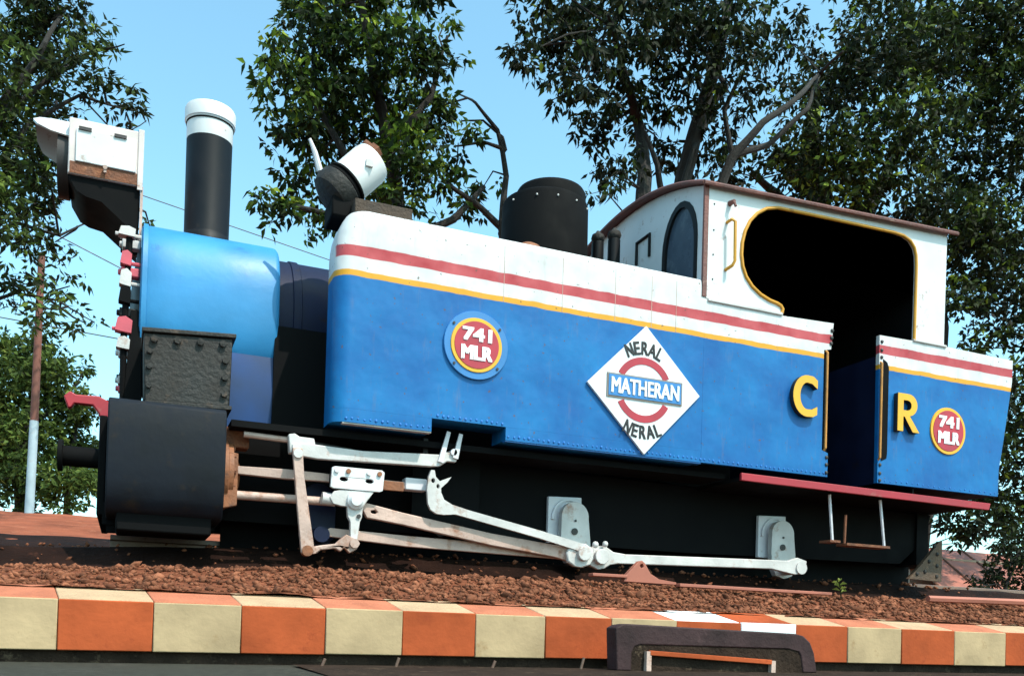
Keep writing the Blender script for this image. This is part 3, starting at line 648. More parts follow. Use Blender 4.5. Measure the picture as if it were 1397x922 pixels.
# fly cranks in front of pale axle guard plates
def crank(x, z):
    g = MB().prism([(x-.145, .57), (x-.145, z+.105), (x+.095, z+.115), (x+.095, .57)], .435, .465, 'xz').build('axle_guard', MT['shadegrime'], loco, bevel=.004)
    MB().prism(ringseg(x+.005, z-.03, .115, .130, 78, 185, 12), .418, .435, 'xz').build('guard_rim', MT['shadegrime'], g)
    c = MB().prism(arc(x+.015, z-.025, .098, -5, 185, 16)+[(x-.085, .60), (x-.075, .50), (x-.04, .44), (x+.03, .42), (x+.10, .44), (x+.135, .50), (x+.128, .60)], .36, .405, 'xz').build('fly_crank', MT['whitegrime'], loco, bevel=.006)
    MB().cyl((x+.03, .17, .49), (x+.03, .37, .49), .045, n=16).build('crank_pin', MT['whitegrime'], c)
    MB().cyl((x+.01, .363, .645), (x+.01, .350, .645), .022, n=12).build('bolt', MT['bolt'], c)
    MB().cyl((x+.015, .363, .715), (x+.015, .353, .715), .008, n=8).build('bolt', MT['bolt'], c)
    MB().cyl((x+.0, .46, .76), (x, .39, .76), .07, n=20).build('axle_end', MT['shadegrime'], c)
crank(AX[1], .765); crank(AX[2], .765)
cw = MB().prism(arc(AX[0], .70, .10, -5, 185, 14)+[(AX[0]-.1, .50), (AX[0]-.05, .44), (AX[0]+.05, .44), (AX[0]+.1, .50)], .30, .345, 'xz').build('fly_crank', MT['navy'], loco, bevel=.006)  # front crank in navy, the shade it stands in put into the colour
MB().cyl((AX[0], .17, .50), (AX[0], .31, .50), .045, n=16).build('crank_pin', MT['navy'], cw)
# lumpy oily fittings round the middle crank pin
MB().cyl((2.60, .07, .48), (2.60, .18, .48), .045, n=12).cyl((2.76, .14, .475), (2.76, .22, .475), .05, n=12).ball((2.70, .13, .545), .022, 8, 5).ball((2.78, .15, .555), .02, 8, 5).build('pin_nut', MT['whitegrime'], loco, bevel=.004)

# ---- cab step
st = MB().tube([(4.480, .06, 1.0), (4.515, .06, .675)], .011, 6).tube([(4.938, .06, 1.0), (4.985, .06, .665)], .011, 6).build('step_hanger', MT['shadegrime'], loco)
MB().box(4.62, 5.01, .03, .14, .655, .672).build('step_tread', MT['rust'], loco)
MB().tube([(4.628, .06, .87), (4.622, .06, .668)], .010, 6).build('step_hanger', MT['rust'], loco)
MB().box(4.47, 4.56, .03, .14, .668, .684).build('step_tread', MT['rust'], loco)

# ---- number plates, name board, letters
def roundel(cx, cz, r, backed):
    if backed:
        pl = MB().lathe([(.02, .016), (r*1.235, .016), (r*1.25, .012), (r*1.25, 0)], (cx, 0, cz), (0, -1, 0), 44).build('number_plate', MT['livery'] if False else MT['sign_blue'], loco)
        yf = -.016
    else:
        pl = MB().lathe([(.02, .004), (r*.99, .004), (r, 0)], (cx, 0, cz), (0, -1, 0), 40).build('number_plate', MT['yellow'], loco); yf = -.004
    MB().lathe([(.02, .006), (r-.002, .006), (r, 0)], (cx, yf, cz), (0, -1, 0), 44).build('yellow_ring', MT['letter_yellow'], pl)
    MB().lathe([(.02, .003), (r*.865-.001, .003), (r*.865, 0)], (cx, yf-.006, cz), (0, -1, 0), 44).build('red_disc', MT['sign_red'], pl)
    text_mesh('741', cx-.002*r, cz+r*.37, r*1.15, r*.52, yf-.013, .004, MT['letter_white'], pl, bold=r*.035)
    text_mesh('MLR', cx, cz-r*.30, r*1.22, r*.54, yf-.013, .004, MT['letter_white'], pl, bold=r*.035)
    if backed:
        for a in (38, 142, 222, 318):
            MB().cyl((cx+r*1.13*math.cos(R(a)), -.012, cz+r*1.13*math.sin(R(a))), (cx+r*1.13*math.cos(R(a)), -.022, cz+r*1.13*math.sin(R(a))), .008, n=8).build('screw', MT['bolt'], pl)
roundel(1.816, 1.628, .158, True)
roundel(5.502, 1.542, .172, False)

DX, DZ = 2.940, 1.515
nb = MB().prism([(DX-.405, DZ-.002), (DX+.005, DZ-.404), (DX+.402, DZ+.008), (DX-.003, DZ+.397)], -.020, -.002, 'xz').build('name_board', MT['sign_white'], loco, bevel=.002)
zr = DZ-.005
MB().prism(ringseg(DX-.012, zr, .158, .203, 27, 153, 28), -.0225, -.019, 'xz').build('red_arc', MT['sign_red'], nb)
MB().prism(ringseg(DX-.012, zr, .158, .203, 207, 333, 28), -.0225, -.019, 'xz').build('red_arc', MT['sign_red'], nb)
MB().box(DX-.272, DX+.266, -.0265, -.018, DZ-.073, DZ+.074).build('banner_border', MT['sign_grey'], nb)
MB().box(DX-.262, DX+.256, -.0295, -.020, DZ-.064, DZ+.065).build('banner', MT['sign_blue'], nb)
text_mesh('MATHERAN', DX-.003, DZ+.001, .486, .098, -.0335, .005, MT['letter_white'], nb, bold=.0032)
def curved(word, rad, ang_mid, step, h, wd, up):
    k = len(word)
    for i, chx in enumerate(word):
        off = (i-(k-1)/2)*step
        a = ang_mid-off if up else ang_mid+off
        x = DX-.012+rad*math.cos(R(a)); z = zr+rad*math.sin(R(a))
        text_mesh(chx, x, z, wd[i], h, -.0235, .004, MT['letter_black'], nb, name='letter', rot=R(a-90) if up else R(a+90), bold=.0026)
curved('NERAL', .260, 90, 12.4, .084, [.053, .042, .048, .058, .040], True)
curved('NERAL', .262, 270, 12.0, .084, [.053, .042, .048, .058, .040], False)

# letters C and R: thick yellow letters with black sides
def big_letter(name, outline, holes=()):
    bk = MB().prism(outline, -.036, .0, 'xz', holes).build(name, MT['letter_black'], loco)
    MB().prism(outline, -.040, -.0361, 'xz', holes).build('letter_face', MT['letter_yellow'], bk)
cx_, cz_ = 4.185, 1.628; rx, rz = .118, .140; t_ = .058
oc = [(cx_+rx*math.cos(R(a))*1.0, cz_+rz*math.sin(R(a))) for a in range(90, 271, 12)]
ic = [(cx_+(rx-t_)*math.cos(R(a)), cz_+(rz-.050)*math.sin(R(a))) for a in range(270, 89, -12)]
oc = [(cx_+.085, cz_+rz-.028), (cx_+.05, cz_+rz-.004)]+oc+[(cx_+.05, cz_-rz+.003), (cx_+.085, cz_-rz+.02), (cx_+.085, cz_-rz+.075), (cx_+.04, cz_-rz+.052)]
ic = ic+[(cx_+.04, cz_+rz-.055), (cx_+.085, cz_+rz-.085)]
big_letter('letter', oc+ic)
rx0, rz0, rw, rh = 4.985, 1.485, .205, .268
ro = [(rx0, rz0), (rx0, rz0+rh), (rx0+.10, rz0+rh)]+[(rx0+.10+.082*math.cos(R(a)), rz0+rh-.078+.078*math.sin(R(a))) for a in range(75, -76, -15)]+[(rx0+.112, rz0+rh-.156), (rx0+rw, rz0), (rx0+rw-.062, rz0), (rx0+.065, rz0+.105), (rx0+.052, rz0+.105), (rx0+.052, rz0)]
rhole = [(rx0+.052, rz0+.150), (rx0+.052, rz0+.222), (rx0+.092, rz0+.222)]+[(rx0+.092+.036*math.cos(R(a)), rz0+.186+.036*math.sin(R(a))) for a in range(60, -61, -20)]+[(rx0+.092, rz0+.150)]
big_letter('letter', ro, [rhole])

# ================================================================== GROUND, TRACK, KERB
from mathutils import noise
def sstep(a, b, x): t = min(1, max(0, (x-a)/(b-a))); return t*t*(3-2*t)
def ground_z(x, y):
    if y < -.97: return -.40
    left = 1-sstep(1.0, 9.0, x)
    z = .02 if y < 2.25 else .20
    if y > 2.0: z += left*.172*(min(y, 9.0)-2.0) + (1-left)*.02*min(y-2.0, 30)
    if y > 2.0: z += (.10*noise.noise((x*.35, y*.35, 0))+.03*noise.noise((x*1.7, y*1.7, 3)))*sstep(2.0, 4.0, y)
    return z
def axis(vals):
    out = []
    for a, b, n in vals: out += list(np.linspace(a, b, n, endpoint=False))
    return out+[vals[-1][1]]
xs = axis([(-400, -60, 8), (-60, -12, 16), (-12, 16, 90), (16, 60, 22), (60, 400, 8)])
ys = axis([(-400, -30, 6), (-30, -1.0, 8), (-1.0, -.9, 1), (-.9, 2.2, 6), (2.2, 14, 48), (14, 60, 20), (60, 400, 8)])
vs = [(x, y, ground_z(x, y)) for y in ys for x in xs]; nx = len(xs)
fs = [(j*nx+i, j*nx+i+1, (j+1)*nx+i+1, (j+1)*nx+i) for j in range(len(ys)-1) for i in range(nx-1)]
MB().add(vs, fs).build('ground', MT['earth'], kind='structure', ang=80)
# road in front of the kerb, a soil strip on the right with shade put into its colour
MB().add([(-60, -60, -.172), (60, -60, -.172), (60, -1.10, -.172), (-60, -1.10, -.172)], [(0, 1, 2, 3)]).build('road', MT['road'], kind='structure')
vs = []; fs = []; n = 60
for i in range(n+1):
    x = .62+ (14-.62)*(i/n)**1.6
    e = .05*noise.noise((x*3, 0, 9))
    vs += [(x, -2.05+e - .03*i/n, -.1685), (x, -1.28, -.1640)]
for i in range(n): fs.append((2*i, 2*i+2, 2*i+3, 2*i+1))
MB().add(vs, fs).build('shaded_soil_strip', MT['gutter'], kind='structure')

# ballast bed with a sloping shoulder
def bed_z(x, y):
    t = sstep(-1.02, -.05, y)
    z = .115+(.285-.115)*(.55*t+.45*min(1, max(0, (y+1.02)/.97)))
    z -= .070*(1-sstep(-1.2, 1.4, x))*t
    if y > 1.9: z -= .1*(y-1.9)/.5
    return z+.012*noise.noise((x*4, y*4, 0))+.010*noise.noise((x*11, y*11, 5))
bx = axis([(-30, -3, 30), (-3, 8, 260), (8, 40, 60)]); by = axis([(-1.02, .2, 36), (.2, 2.4, 20)])
vs = [(x, y, bed_z(x, y)) for y in by for x in bx]; nx = len(bx)
fs = [(j*nx+i, j*nx+i+1, (j+1)*nx+i+1, (j+1)*nx+i) for j in range(len(by)-1) for i in range(nx-1)]
MB().add(vs, fs).build('ballast_bed', MT['ballast'], kind='structure', ang=80)
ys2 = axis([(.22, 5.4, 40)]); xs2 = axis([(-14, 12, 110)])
def shade_soil_z(x, y):
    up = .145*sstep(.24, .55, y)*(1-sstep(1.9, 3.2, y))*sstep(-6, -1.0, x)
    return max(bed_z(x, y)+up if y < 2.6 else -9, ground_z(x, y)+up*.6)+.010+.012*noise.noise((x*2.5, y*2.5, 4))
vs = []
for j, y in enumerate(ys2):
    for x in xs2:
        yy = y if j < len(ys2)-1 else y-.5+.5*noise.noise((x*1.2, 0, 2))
        vs.append((x, yy, shade_soil_z(x, yy)))
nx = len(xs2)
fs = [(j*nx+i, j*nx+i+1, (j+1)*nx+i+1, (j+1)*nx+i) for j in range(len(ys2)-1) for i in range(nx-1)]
MB().add(vs, fs).build('track_shade_soil', MT['shade_soil'], kind='structure', ang=80)  # dark sheet raised round the rails, painted in place of shade
# loose ballast stones
rng = np.random.default_rng(3)
ico_v = np.array([(0, 0, 1), (.9, 0, .2), (.28, .85, .25), (-.72, .53, .2), (-.72, -.53, .25), (.28, -.85, .2), (.3, .2, -.9), (-.4, -.1, -.9)])
ico_f = [(0, 1, 2), (0, 2, 3), (0, 3, 4), (0, 4, 5), (0, 5, 1), (1, 6, 2), (2, 6, 3), (3, 6, 7), (3, 7, 4), (4, 7, 5), (5, 7, 6), (5, 6, 1)]
NS = 22000
sx = np.where(rng.random(NS) < .8, rng.uniform(-1.6, 6.5, NS), rng.uniform(-3, 14, NS)); sy = np.where(rng.random(NS) < .8, np.minimum(rng.uniform(-.98, .25, NS), rng.uniform(-.7, 3.0, NS)), rng.uniform(-.9, 2.2, NS))
dens = np.array([noise.noise((x*.9, y*1.3, 7)) for x, y in zip(sx, sy)])
keep = rng.random(NS) < np.clip(.35+.55*(sx+1.0)/2.0, .10, 1)*np.clip(.9+.8*dens+.5*(sy+.9), .25, 1)
sx, sy = sx[keep], sy[keep]; NS = len(sx)
sz = np.array([max(bed_z(x, y), shade_soil_z(x, y) if y > .22 else -9) for x, y in zip(sx, sy)])
rad = rng.gamma(3.2, .0032, NS).clip(.004, .036)
rot = rng.uniform(0, 6.28, NS); tl = rng.uniform(-.6, .6, NS)
V = ico_v[None]*rad[:, None, None]*rng.uniform(.6, 1.25, (NS, 8, 3))*np.array([1.25, 1, .75])
c, s = np.cos(rot)[:, None], np.sin(rot)[:, None]
X = V[..., 0]*c-V[..., 1]*s; Y = V[..., 0]*s+V[..., 1]*c; Z = V[..., 2]+X*tl[:, None]
V = np.stack([X+sx[:, None], Y+sy[:, None], Z+sz[:, None]+rad[:, None]*.30], -1).reshape(-1, 3)
Fv = (np.array(ico_f)[None]+8*np.arange(NS)[:, None, None]).reshape(-1, 3)
def np_mesh(name, V, F, material, smooth=False):
    me = bpy.data.meshes.new(name); k = F.shape[1]
    me.vertices.add(len(V)); me.vertices.foreach_set('co', np.ascontiguousarray(V, dtype=np.float32).ravel())
    me.loops.add(F.size); me.loops.foreach_set('vertex_index', F.ravel().astype(np.int32))
    me.polygons.add(len(F)); me.polygons.foreach_set('loop_start', np.arange(0, F.size, k, dtype=np.int32))
    me.update(calc_edges=True); me.validate()
    if smooth: me.polygons.foreach_set('use_smooth', [True]*len(F))
    me.materials.append(material)
    o = bpy.data.objects.new(name, me); COL.objects.link(o); return o
o = np_mesh('ballast_stones', V, Fv, MT['stone']); o['kind'] = 'stuff'

# rails and sleepers
def rail_obj(y, label):
    pf = [(y-.05, .355), (y+.05, .355), (y+.05, .366), (y+.010, .378), (y+.008, .435), (y+.026, .443), (y+.026, .466), (y+.02, .47), (y-.02, .47), (y-.026, .466), (y-.026, .443), (y-.008, .435), (y-.010, .378), (y-.05, .366)]
    o = MB().prism(pf, -.09, 38, 'yz').build('rail', MT['steel'])
    centre(o); tag(o, label, 'rail', 'rails of the narrow gauge track')
rail_obj(YC-.325, 'near rusty rail under the locomotive, on the kerb side')
rail_obj(YC+.325, 'far rusty rail under the locomotive, away from the kerb')
# painted kerb: front blocks and a sloping row of capping blocks, each painted in turn
kerb = root('kerb', (2.0, -1.1, -.13), 'long kerb of orange and cream painted blocks in front of the red ballast', 'kerb')
edges = [-2.884+.332*i for i in range(9)]+[.102, .428, .763, 1.090, 1.422, 1.759, 2.098, 2.455, 2.83, 3.17, 3.509, 3.88, 4.267, 4.667]
edges = sorted(set(round(e, 3) for e in edges if e < -.2))+[.102, .428, .763, 1.090, 1.422, 1.759, 2.098, 2.455, 2.83, 3.17, 3.509, 3.88, 4.267, 4.667]
while edges[-1] < 14: edges.append(edges[-1]+.39)
i0 = edges.index(.102)
for i in range(len(edges)-1):
    a, b_ = edges[i], edges[i+1]
    odd = (i-i0) % 2                                   # block starting at .102 is cream
    key = 'kerb_orange' if odd else 'kerb_cream'
    xm = (a+b_)/2
    if xm > 2.098:                                      # the order shifts beyond the repaired part
        k = edges.index(2.098); j = i-k
        key = ['kerb_cream', 'kerb_orange', 'kerb_bright', 'kerb_orange'][j] if j < 4 else ('kerb_cream' if j % 2 == 0 else 'kerb_orange')
    dz = random.uniform(-.003, .003); dy = random.uniform(-.004, .004); g = .0012
    if a > -4 and b_ < 9 or True:
        MB().box(a+g, b_-g, -1.20+dy, -1.03, -.124+dz, .066+dz).build('kerb_block', MT[key], kerb, bevel=.004)
    ck = 'cap_cream' if key == 'kerb_orange' else 'cap_pink'
    if 2.3 < xm < 3.3: ck = {2: 'kerb_orange', 1: 'kerb_bright', 3: 'cap_cream'}.get(i-edges.index(2.098), ck)
    sk = .03
    vs = [(a+g, -1.187+dy, .067), (b_-g, -1.187+dy, .067), (b_-g-sk, -.97, .119+dz), (a+g-sk, -.97, .119+dz)]
    vs += [(x, y, z-.05) for x, y, z in vs]
    MB().add([(x, y, z+.0015) for x, y, z in vs], [(0, 1, 2, 3), (7, 6, 5, 4), (0, 4, 5, 1), (1, 5, 6, 2), (2, 6, 7, 3), (3, 7, 4, 0)]).build('capping_block', MT[ck], kerb, bevel=.004)
MB().box(edges[0], edges[-1], -1.17, -1.05, -.40, -.1245).build('base_course', MT['gutter'], kerb)  # dark base, the shade under the kerb put into its colour

# dark rounded frame in front of the kerb with an orange bar inside
fr = root('barrier_frame', (2.52, -1.42, -.17), 'dark purple-brown rounded frame standing in front of the kerb with an orange bar inside', 'frame')
yf = -1.42
oc_ = [(1.985, -.165), (1.975, .020)]+[(2.0, .034), (2.04, .040)]+[(2.95, .020), (3.00, .010), (3.04, -.02), (3.065, -.07), (3.085, -.165)]
ic_ = [(3.00, -.165), (2.985, -.085), (2.965, -.062), (2.93, -.055), (2.10, -.050), (2.07, -.06), (2.06, -.08), (2.06, -.165)]
MB().prism(oc_+ic_, yf-.04, yf+.05, 'xz').build('hoop', MT['frame_brown'], fr, bevel=.022, seg=3)
MB().box(2.05, 3.0, yf-.035, yf-.01, -.165, -.048).build('back_board', MT['gutter'], fr)
MB().prism([(2.14, -.074), (2.80, -.106), (2.80, -.128), (2.14, -.096)], yf-.062, yf-.040, 'xz').build('orange_bar', MT['kerb_orange'], fr, bevel=.003)
for x, z in ((2.135, -.078), (2.81, -.11)): MB().box(x-.012, x+.012, yf-.060, yf-.036, -.165, z).build('bar_post', MT['pinkgrime'], fr)
# small pegs along the foot of the kerb
for i, (x, h, l_) in enumerate(((.72, .028, 'shortest'), (1.02, .036, ''), (1.44, .03, ''), (1.86, .05, 'tallest'))):
    o = MB().tube([(x, -1.36, -.17), (x+.012, -1.365, -.164+h)], .006, 6).build('peg', MT['steel']); centre(o)
    tag(o, ['thin grey peg at the foot of the kerb, leftmost of four', 'thin grey peg at the foot of the kerb, second from the left', 'thin grey peg at the foot of the kerb, third from the left', 'thin grey peg beside the dark frame, rightmost of four'][i], 'peg', 'pegs along the foot of the kerb')

# bits lying on the ballast
o = MB().prism([(2.69, .30), (2.70, .335), (2.79, .425), (2.81, .430), (2.83, .415), (2.87, .355), (2.93, .325), (3.05, .312), (3.05, .296)], -.26, -.22, 'xz', [oval(2.808, .398, .012, .012)]).box(2.48, 2.71, -.27, -.21, .322, .340).build('rail_bracket', MT['tin'], bevel=.003); centre(o)
tag(o, 'triangular rust-red bracket with a hole lying on the ballast below the coupling rod', 'bracket')
o = MB().add([(3.05, -.30, .285), (4.15, -.36, .278), (4.15, -.30, .278), (3.05, -.24, .285), (3.05, -.30, .305), (4.15, -.36, .296), (4.15, -.30, .296), (3.05, -.24, .305)], [(0, 3, 2, 1), (4, 5, 6, 7), (0, 1, 5, 4), (1, 2, 6, 5), (2, 3, 7, 6), (3, 0, 4, 7)]).build('iron_bar', MT['tin'], bevel=.003); centre(o)
tag(o, 'thin rusty iron bar lying along the ballast crest near the rear crank', 'bar')
o = MB().tube([(4.9, -.42, .285), (6.6, -.52, .30), (9.0, -.60, .30)], .022, 6).build('iron_rod', MT['tin']); centre(o)
tag(o, 'long rusty red rod lying on the ballast behind the locomotive', 'rod')
sp = root('weed', (4.23, -.35, .27), 'small yellow-green weed growing in the ballast under the rear crank', 'plant')
b = MB(); b.tube([(4.23, -.35, .26), (4.225, -.35, .32), (4.20, -.36, .37)], .004, 5); b.build('stem', MT['leaf_light'], sp)
for i in range(9):
    a = i*2.4; z = .30+.009*i; l_ = .05
    x0, y0 = 4.222-.003*i, -.355; dx, dy = math.cos(a)*l_, math.sin(a)*l_
    o = MB().add([(x0, y0, z), (x0+dx*.5-dy*.25, y0+dy*.5+dx*.25, z+.022), (x0+dx, y0+dy, z+.01), (x0+dx*.5+dy*.25, y0+dy*.5-dx*.25, z+.022)], [(0, 1, 2), (0, 2, 3)]).build('leaf', MT['leaf_light'], sp)
    at = o.data.attributes.new('tint', 'FLOAT', 'FACE'); at.data.foreach_set('value', [.97]*2)

# ================================================================== BEHIND: pole, wires, shed, trees
pl = root('utility_pole', (-1.235, 9, 1.30), 'slim pole with rusty brown top and pale blue bottom, left of the locomotive', 'pole')
MB().cyl((-1.235, 9, 1.2), (-1.215, 9, 2.62), .060, .056, 14).build('lower_pole', MT['pole_blue'], pl)
MB().cyl((-1.215, 9, 2.62), (-1.20, 9, 4.9), .052, .045, 14).build('upper_pole', MT['pole_rust'], pl)
def wire(pts, label):
    P0, P1 = Vector(pts[0]), Vector(pts[1]); d = P1-P0
    q = [P0+d*t+Vector((0, 0, -pts[2]*(1-(2*t-1)**2))) for t in np.linspace(0, 1, 15)]
    o = MB().tube(q, .011, 5).build('overhead_wire', MT['wire']); centre(o); tag(o, label, 'wire', 'overhead wires behind the locomotive')
def through(a, b, t0, t1):
    A, B = Vector(a), Vector(b); return (tuple(A+(B-A)*t0), tuple(A+(B-A)*t1))
wire((*through((-1.43, 14, 7.05), (-.30, 14, 6.62), -4, 8), .0), 'thin wire crossing the sky between the left tree and the lamp bracket')
wire((*through((.27, 16, 8.89), (3.54, 16, 8.36), -1.2, 3.5), .0), 'thin wire crossing the sky behind the chimney')
wire((*through((-.89, 12, 4.75), (-.27, 12, 4.72), -6, 16), .0), 'thin wire running low behind the smokebox front')

sh = root('shed', (20.0, 13.0, .3), 'low shed with a red sheet metal roof seen under the rear of the locomotive', 'shed')
rA, rB, rC, rD = Vector((18.6, 13.4, 2.50)), Vector((25.0, 13.0, 2.40)), Vector((24.0, 10.0, 1.02)), Vector((17.0, 10.4, 1.10))
npan = 6
for i in range(npan):                                   # roof sheets, each with a raised seam
    t0, t1 = i/npan+.004, (i+1)/npan-.004
    p = [rA.lerp(rB, t0), rA.lerp(rB, t1), rD.lerp(rC, t1), rD.lerp(rC, t0)]
    q = [v+Vector((0, 0, -.03)) for v in p]
    MB().add(p+q, [(0, 1, 2, 3), (7, 6, 5, 4), (0, 4, 5, 1), (1, 5, 6, 2), (2, 6, 7, 3), (3, 7, 4, 0)]).build('roof_sheet', MT['tin'], sh)
for i in range(npan+1):
    MB().tube([rA.lerp(rB, i/npan)+Vector((0, 0, .01)), rD.lerp(rC, i/npan)+Vector((0, 0, .01))], .03, 6).build('roof_seam', MT['rust'], sh)
MB().prism([(17.3, 10.7), (23.8, 10.3), (24.7, 12.9), (18.7, 13.3)], .1, 1.0, 'xy').build('wall', MT['wall'], sh)
MB().prism([(18.2, 12.6), (24.6, 12.2), (24.7, 12.9), (18.7, 13.3)], 1.0, 2.15, 'xy').build('wall', MT['wall'], sh)

# ---- trees
def make_crown(lobes, per, ll, lw, droop, seed, up_bias=0.0, tint_mu=.45, sunny=0.0, limbs=None):
    """many small folded leaves in loose tufts scattered through each lobe; also the twigs that carry the tufts"""
    rg = np.random.default_rng(seed)
    C, A, T, TW = [], [], [], []
    for (x, y, z, r, d) in lobes:
        nt_ = max(5, int(per*d*(r/.5)**2))
        u = rg.normal(size=(nt_, 3)); u /= np.linalg.norm(u, axis=1)[:, None]
        u *= (rg.random(nt_)**.42)[:, None]*np.array([1.08, 1.15, 1.0])
        tc = np.array([x, y, z])+u*r*rg.uniform(.8, 1.2, (nt_, 1))
        lobet = rg.normal(0, .10)
        for k in range(nt_):
            nl = rg.integers(6, 13)
            sp_ = rg.normal(size=(nl, 3)); sp_[:, 2] *= .6; sp_ /= np.linalg.norm(sp_, axis=1)[:, None]
            C.append(np.repeat(tc[k][None], nl, 0)+sp_*ll*rg.uniform(.15, .6, (nl, 1)))
            dirs = sp_*rg.uniform(.5, 1, (nl, 1))+np.array([0, 0, -droop])+rg.normal(0, .2, (nl, 3)); A.append(dirs)
            T.append(np.clip(rg.normal(tint_mu+lobet+sunny*max(0, u[k, 2]), .17, nl)+rg.normal(0, .10), 0, 1))  # upper leaves of each clump tinted paler, sunlight put into the colour
            if rg.random() < .30: TW.append((tc[k], np.array([x, y, z])+u[k]*r*.25))
    C = np.concatenate(C); A = np.concatenate(A); T = np.concatenate(T); n = len(C)
    A /= np.linalg.norm(A, axis=1)[:, None]
    ref = rg.normal(size=(n, 3)); S = np.cross(A, ref); S /= np.linalg.norm(S, axis=1)[:, None]; N = np.cross(A, S)
    L = (ll*rg.uniform(.6, 1.25, n))[:, None]; W = (lw*rg.uniform(.7, 1.25, n))[:, None]
    p0 = C; p1 = C+A*L*.38+S*W+N*W*.35; p2 = C+A*L*.38-S*W+N*W*.35; pm = C+A*L*.45; p3 = C+A*L-N*L*.10
    V = np.stack([p0, p1, pm, p2, p3], 1).reshape(-1, 3)
    base = np.array([(0, 1, 2), (1, 4, 2), (0, 2, 3), (2, 4, 3)])
    F = (base[None]+5*np.arange(n)[:, None, None]).reshape(-1, 3)
    return V, F, np.repeat(T, 4), TW
def tree(name, label, cat, lobes, limbs, per, ll, lw, leaf, bark, droop=.5, seed=1, group=None, tint=.45, sunny=0., twig=.007):
    base = limbs[0][0] if limbs else (np.mean([l[0] for l in lobes]), np.mean([l[1] for l in lobes]), ground_z(0, 9), 0)
    gx, gy = base[0], base[1]; gz = ground_z(gx, gy)
    t = root(name, (gx, gy, gz), label, cat, group)
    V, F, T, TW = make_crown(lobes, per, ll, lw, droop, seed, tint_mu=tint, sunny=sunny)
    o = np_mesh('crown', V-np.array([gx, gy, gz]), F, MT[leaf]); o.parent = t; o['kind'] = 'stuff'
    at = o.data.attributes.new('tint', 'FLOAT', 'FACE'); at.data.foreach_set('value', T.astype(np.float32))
    if limbs:
        fixed = [limbs[0]]; known = [Vector((gx, gy, gz))]+[Vector(p[:3]) for p in limbs[0]]
        for lb in limbs[1:]:                              # grow every limb out of an earlier one or out of the ground
            s0 = Vector(lb[0][:3]); low = [k for k in known if k.z < s0.z-.15] or known[:1]
            near = min(known, key=lambda k: (k-s0).length)
            if s0.z-ground_z(s0.x, s0.y) < 1.6: lb = [(s0.x, s0.y, ground_z(s0.x, s0.y)-.2, lb[0][3]*1.2)]+list(lb)
            elif (near-s0).length > .12:
                k = min(low, key=lambda k: (k-s0).length); lb = [(*k, lb[0][3]*1.05)]+list(lb)
            fixed.append(lb); known += [Vector(p[:3]).lerp(Vector(q[:3]), f) for p, q in zip(lb, lb[1:]) for f in (0, .33, .66)]
        limbs = fixed
        b = MB()
        for li, lb in enumerate(limbs):
            pts = [Vector(p[:3]) for p in lb]; rs = [p[3] for p in lb]
            if li == 0: pts = [Vector((gx, gy, gz-.2))]+pts; rs = [rs[0]*1.25]+rs
            q = []; rq = []
            for i in range(len(pts)-1):                  # bend and wobble each limb
                for k in range(4):
                    tt = k/4; p = pts[i].lerp(pts[i+1], tt); rr_ = rs[i]*(1-tt)+rs[i+1]*tt
                    q.append(p+Vector((noise.noise(p*1.3), noise.noise(p*1.3+Vector((5, 0, 0))), noise.noise(p*1.3+Vector((0, 7, 0)))))*min(.07, .03+rr_*.5)*(0 if i+k == 0 else 1)); rq.append(rr_)
            q.append(pts[-1]); rq.append(rs[-1]); b.tube(q, rq, 9)
        b.build('trunk', MT[bark], t)
        nodes = np.array([tuple(Vector(p[:3]).lerp(Vector(lb[i+1][:3]), f)) for lb in limbs for i, p in enumerate(lb[:-1]) for f in (0, .25, .5, .75)])
        b = MB(); random.seed(seed)
        for (x, y, z, r, d) in lobes:                    # boughs from the limbs to each clump
            c = np.array([x, y, z]); j = np.argmin(np.linalg.norm(nodes-c, axis=1)); a = Vector(nodes[j]); e = Vector(c)
            md_ = a.lerp(e, .5)+Vector((random.uniform(-.1, .1), random.uniform(-.1, .1), random.uniform(-.05, .15)))
            b.tube([a, md_, e], [twig*2.6, twig*2, twig*1.2], 5, cap=False)
        for e, a in TW:
            a = Vector(a); e = Vector(e); md_ = a.lerp(e, .5)+Vector((random.uniform(-.05, .05), random.uniform(-.05, .05), random.uniform(-.02, .06)))
            b.tube([a, md_, e], [twig, twig*.7, twig*.45], 3, cap=False)
        b.build('branches', MT[bark], t, kind='stuff')
    return t

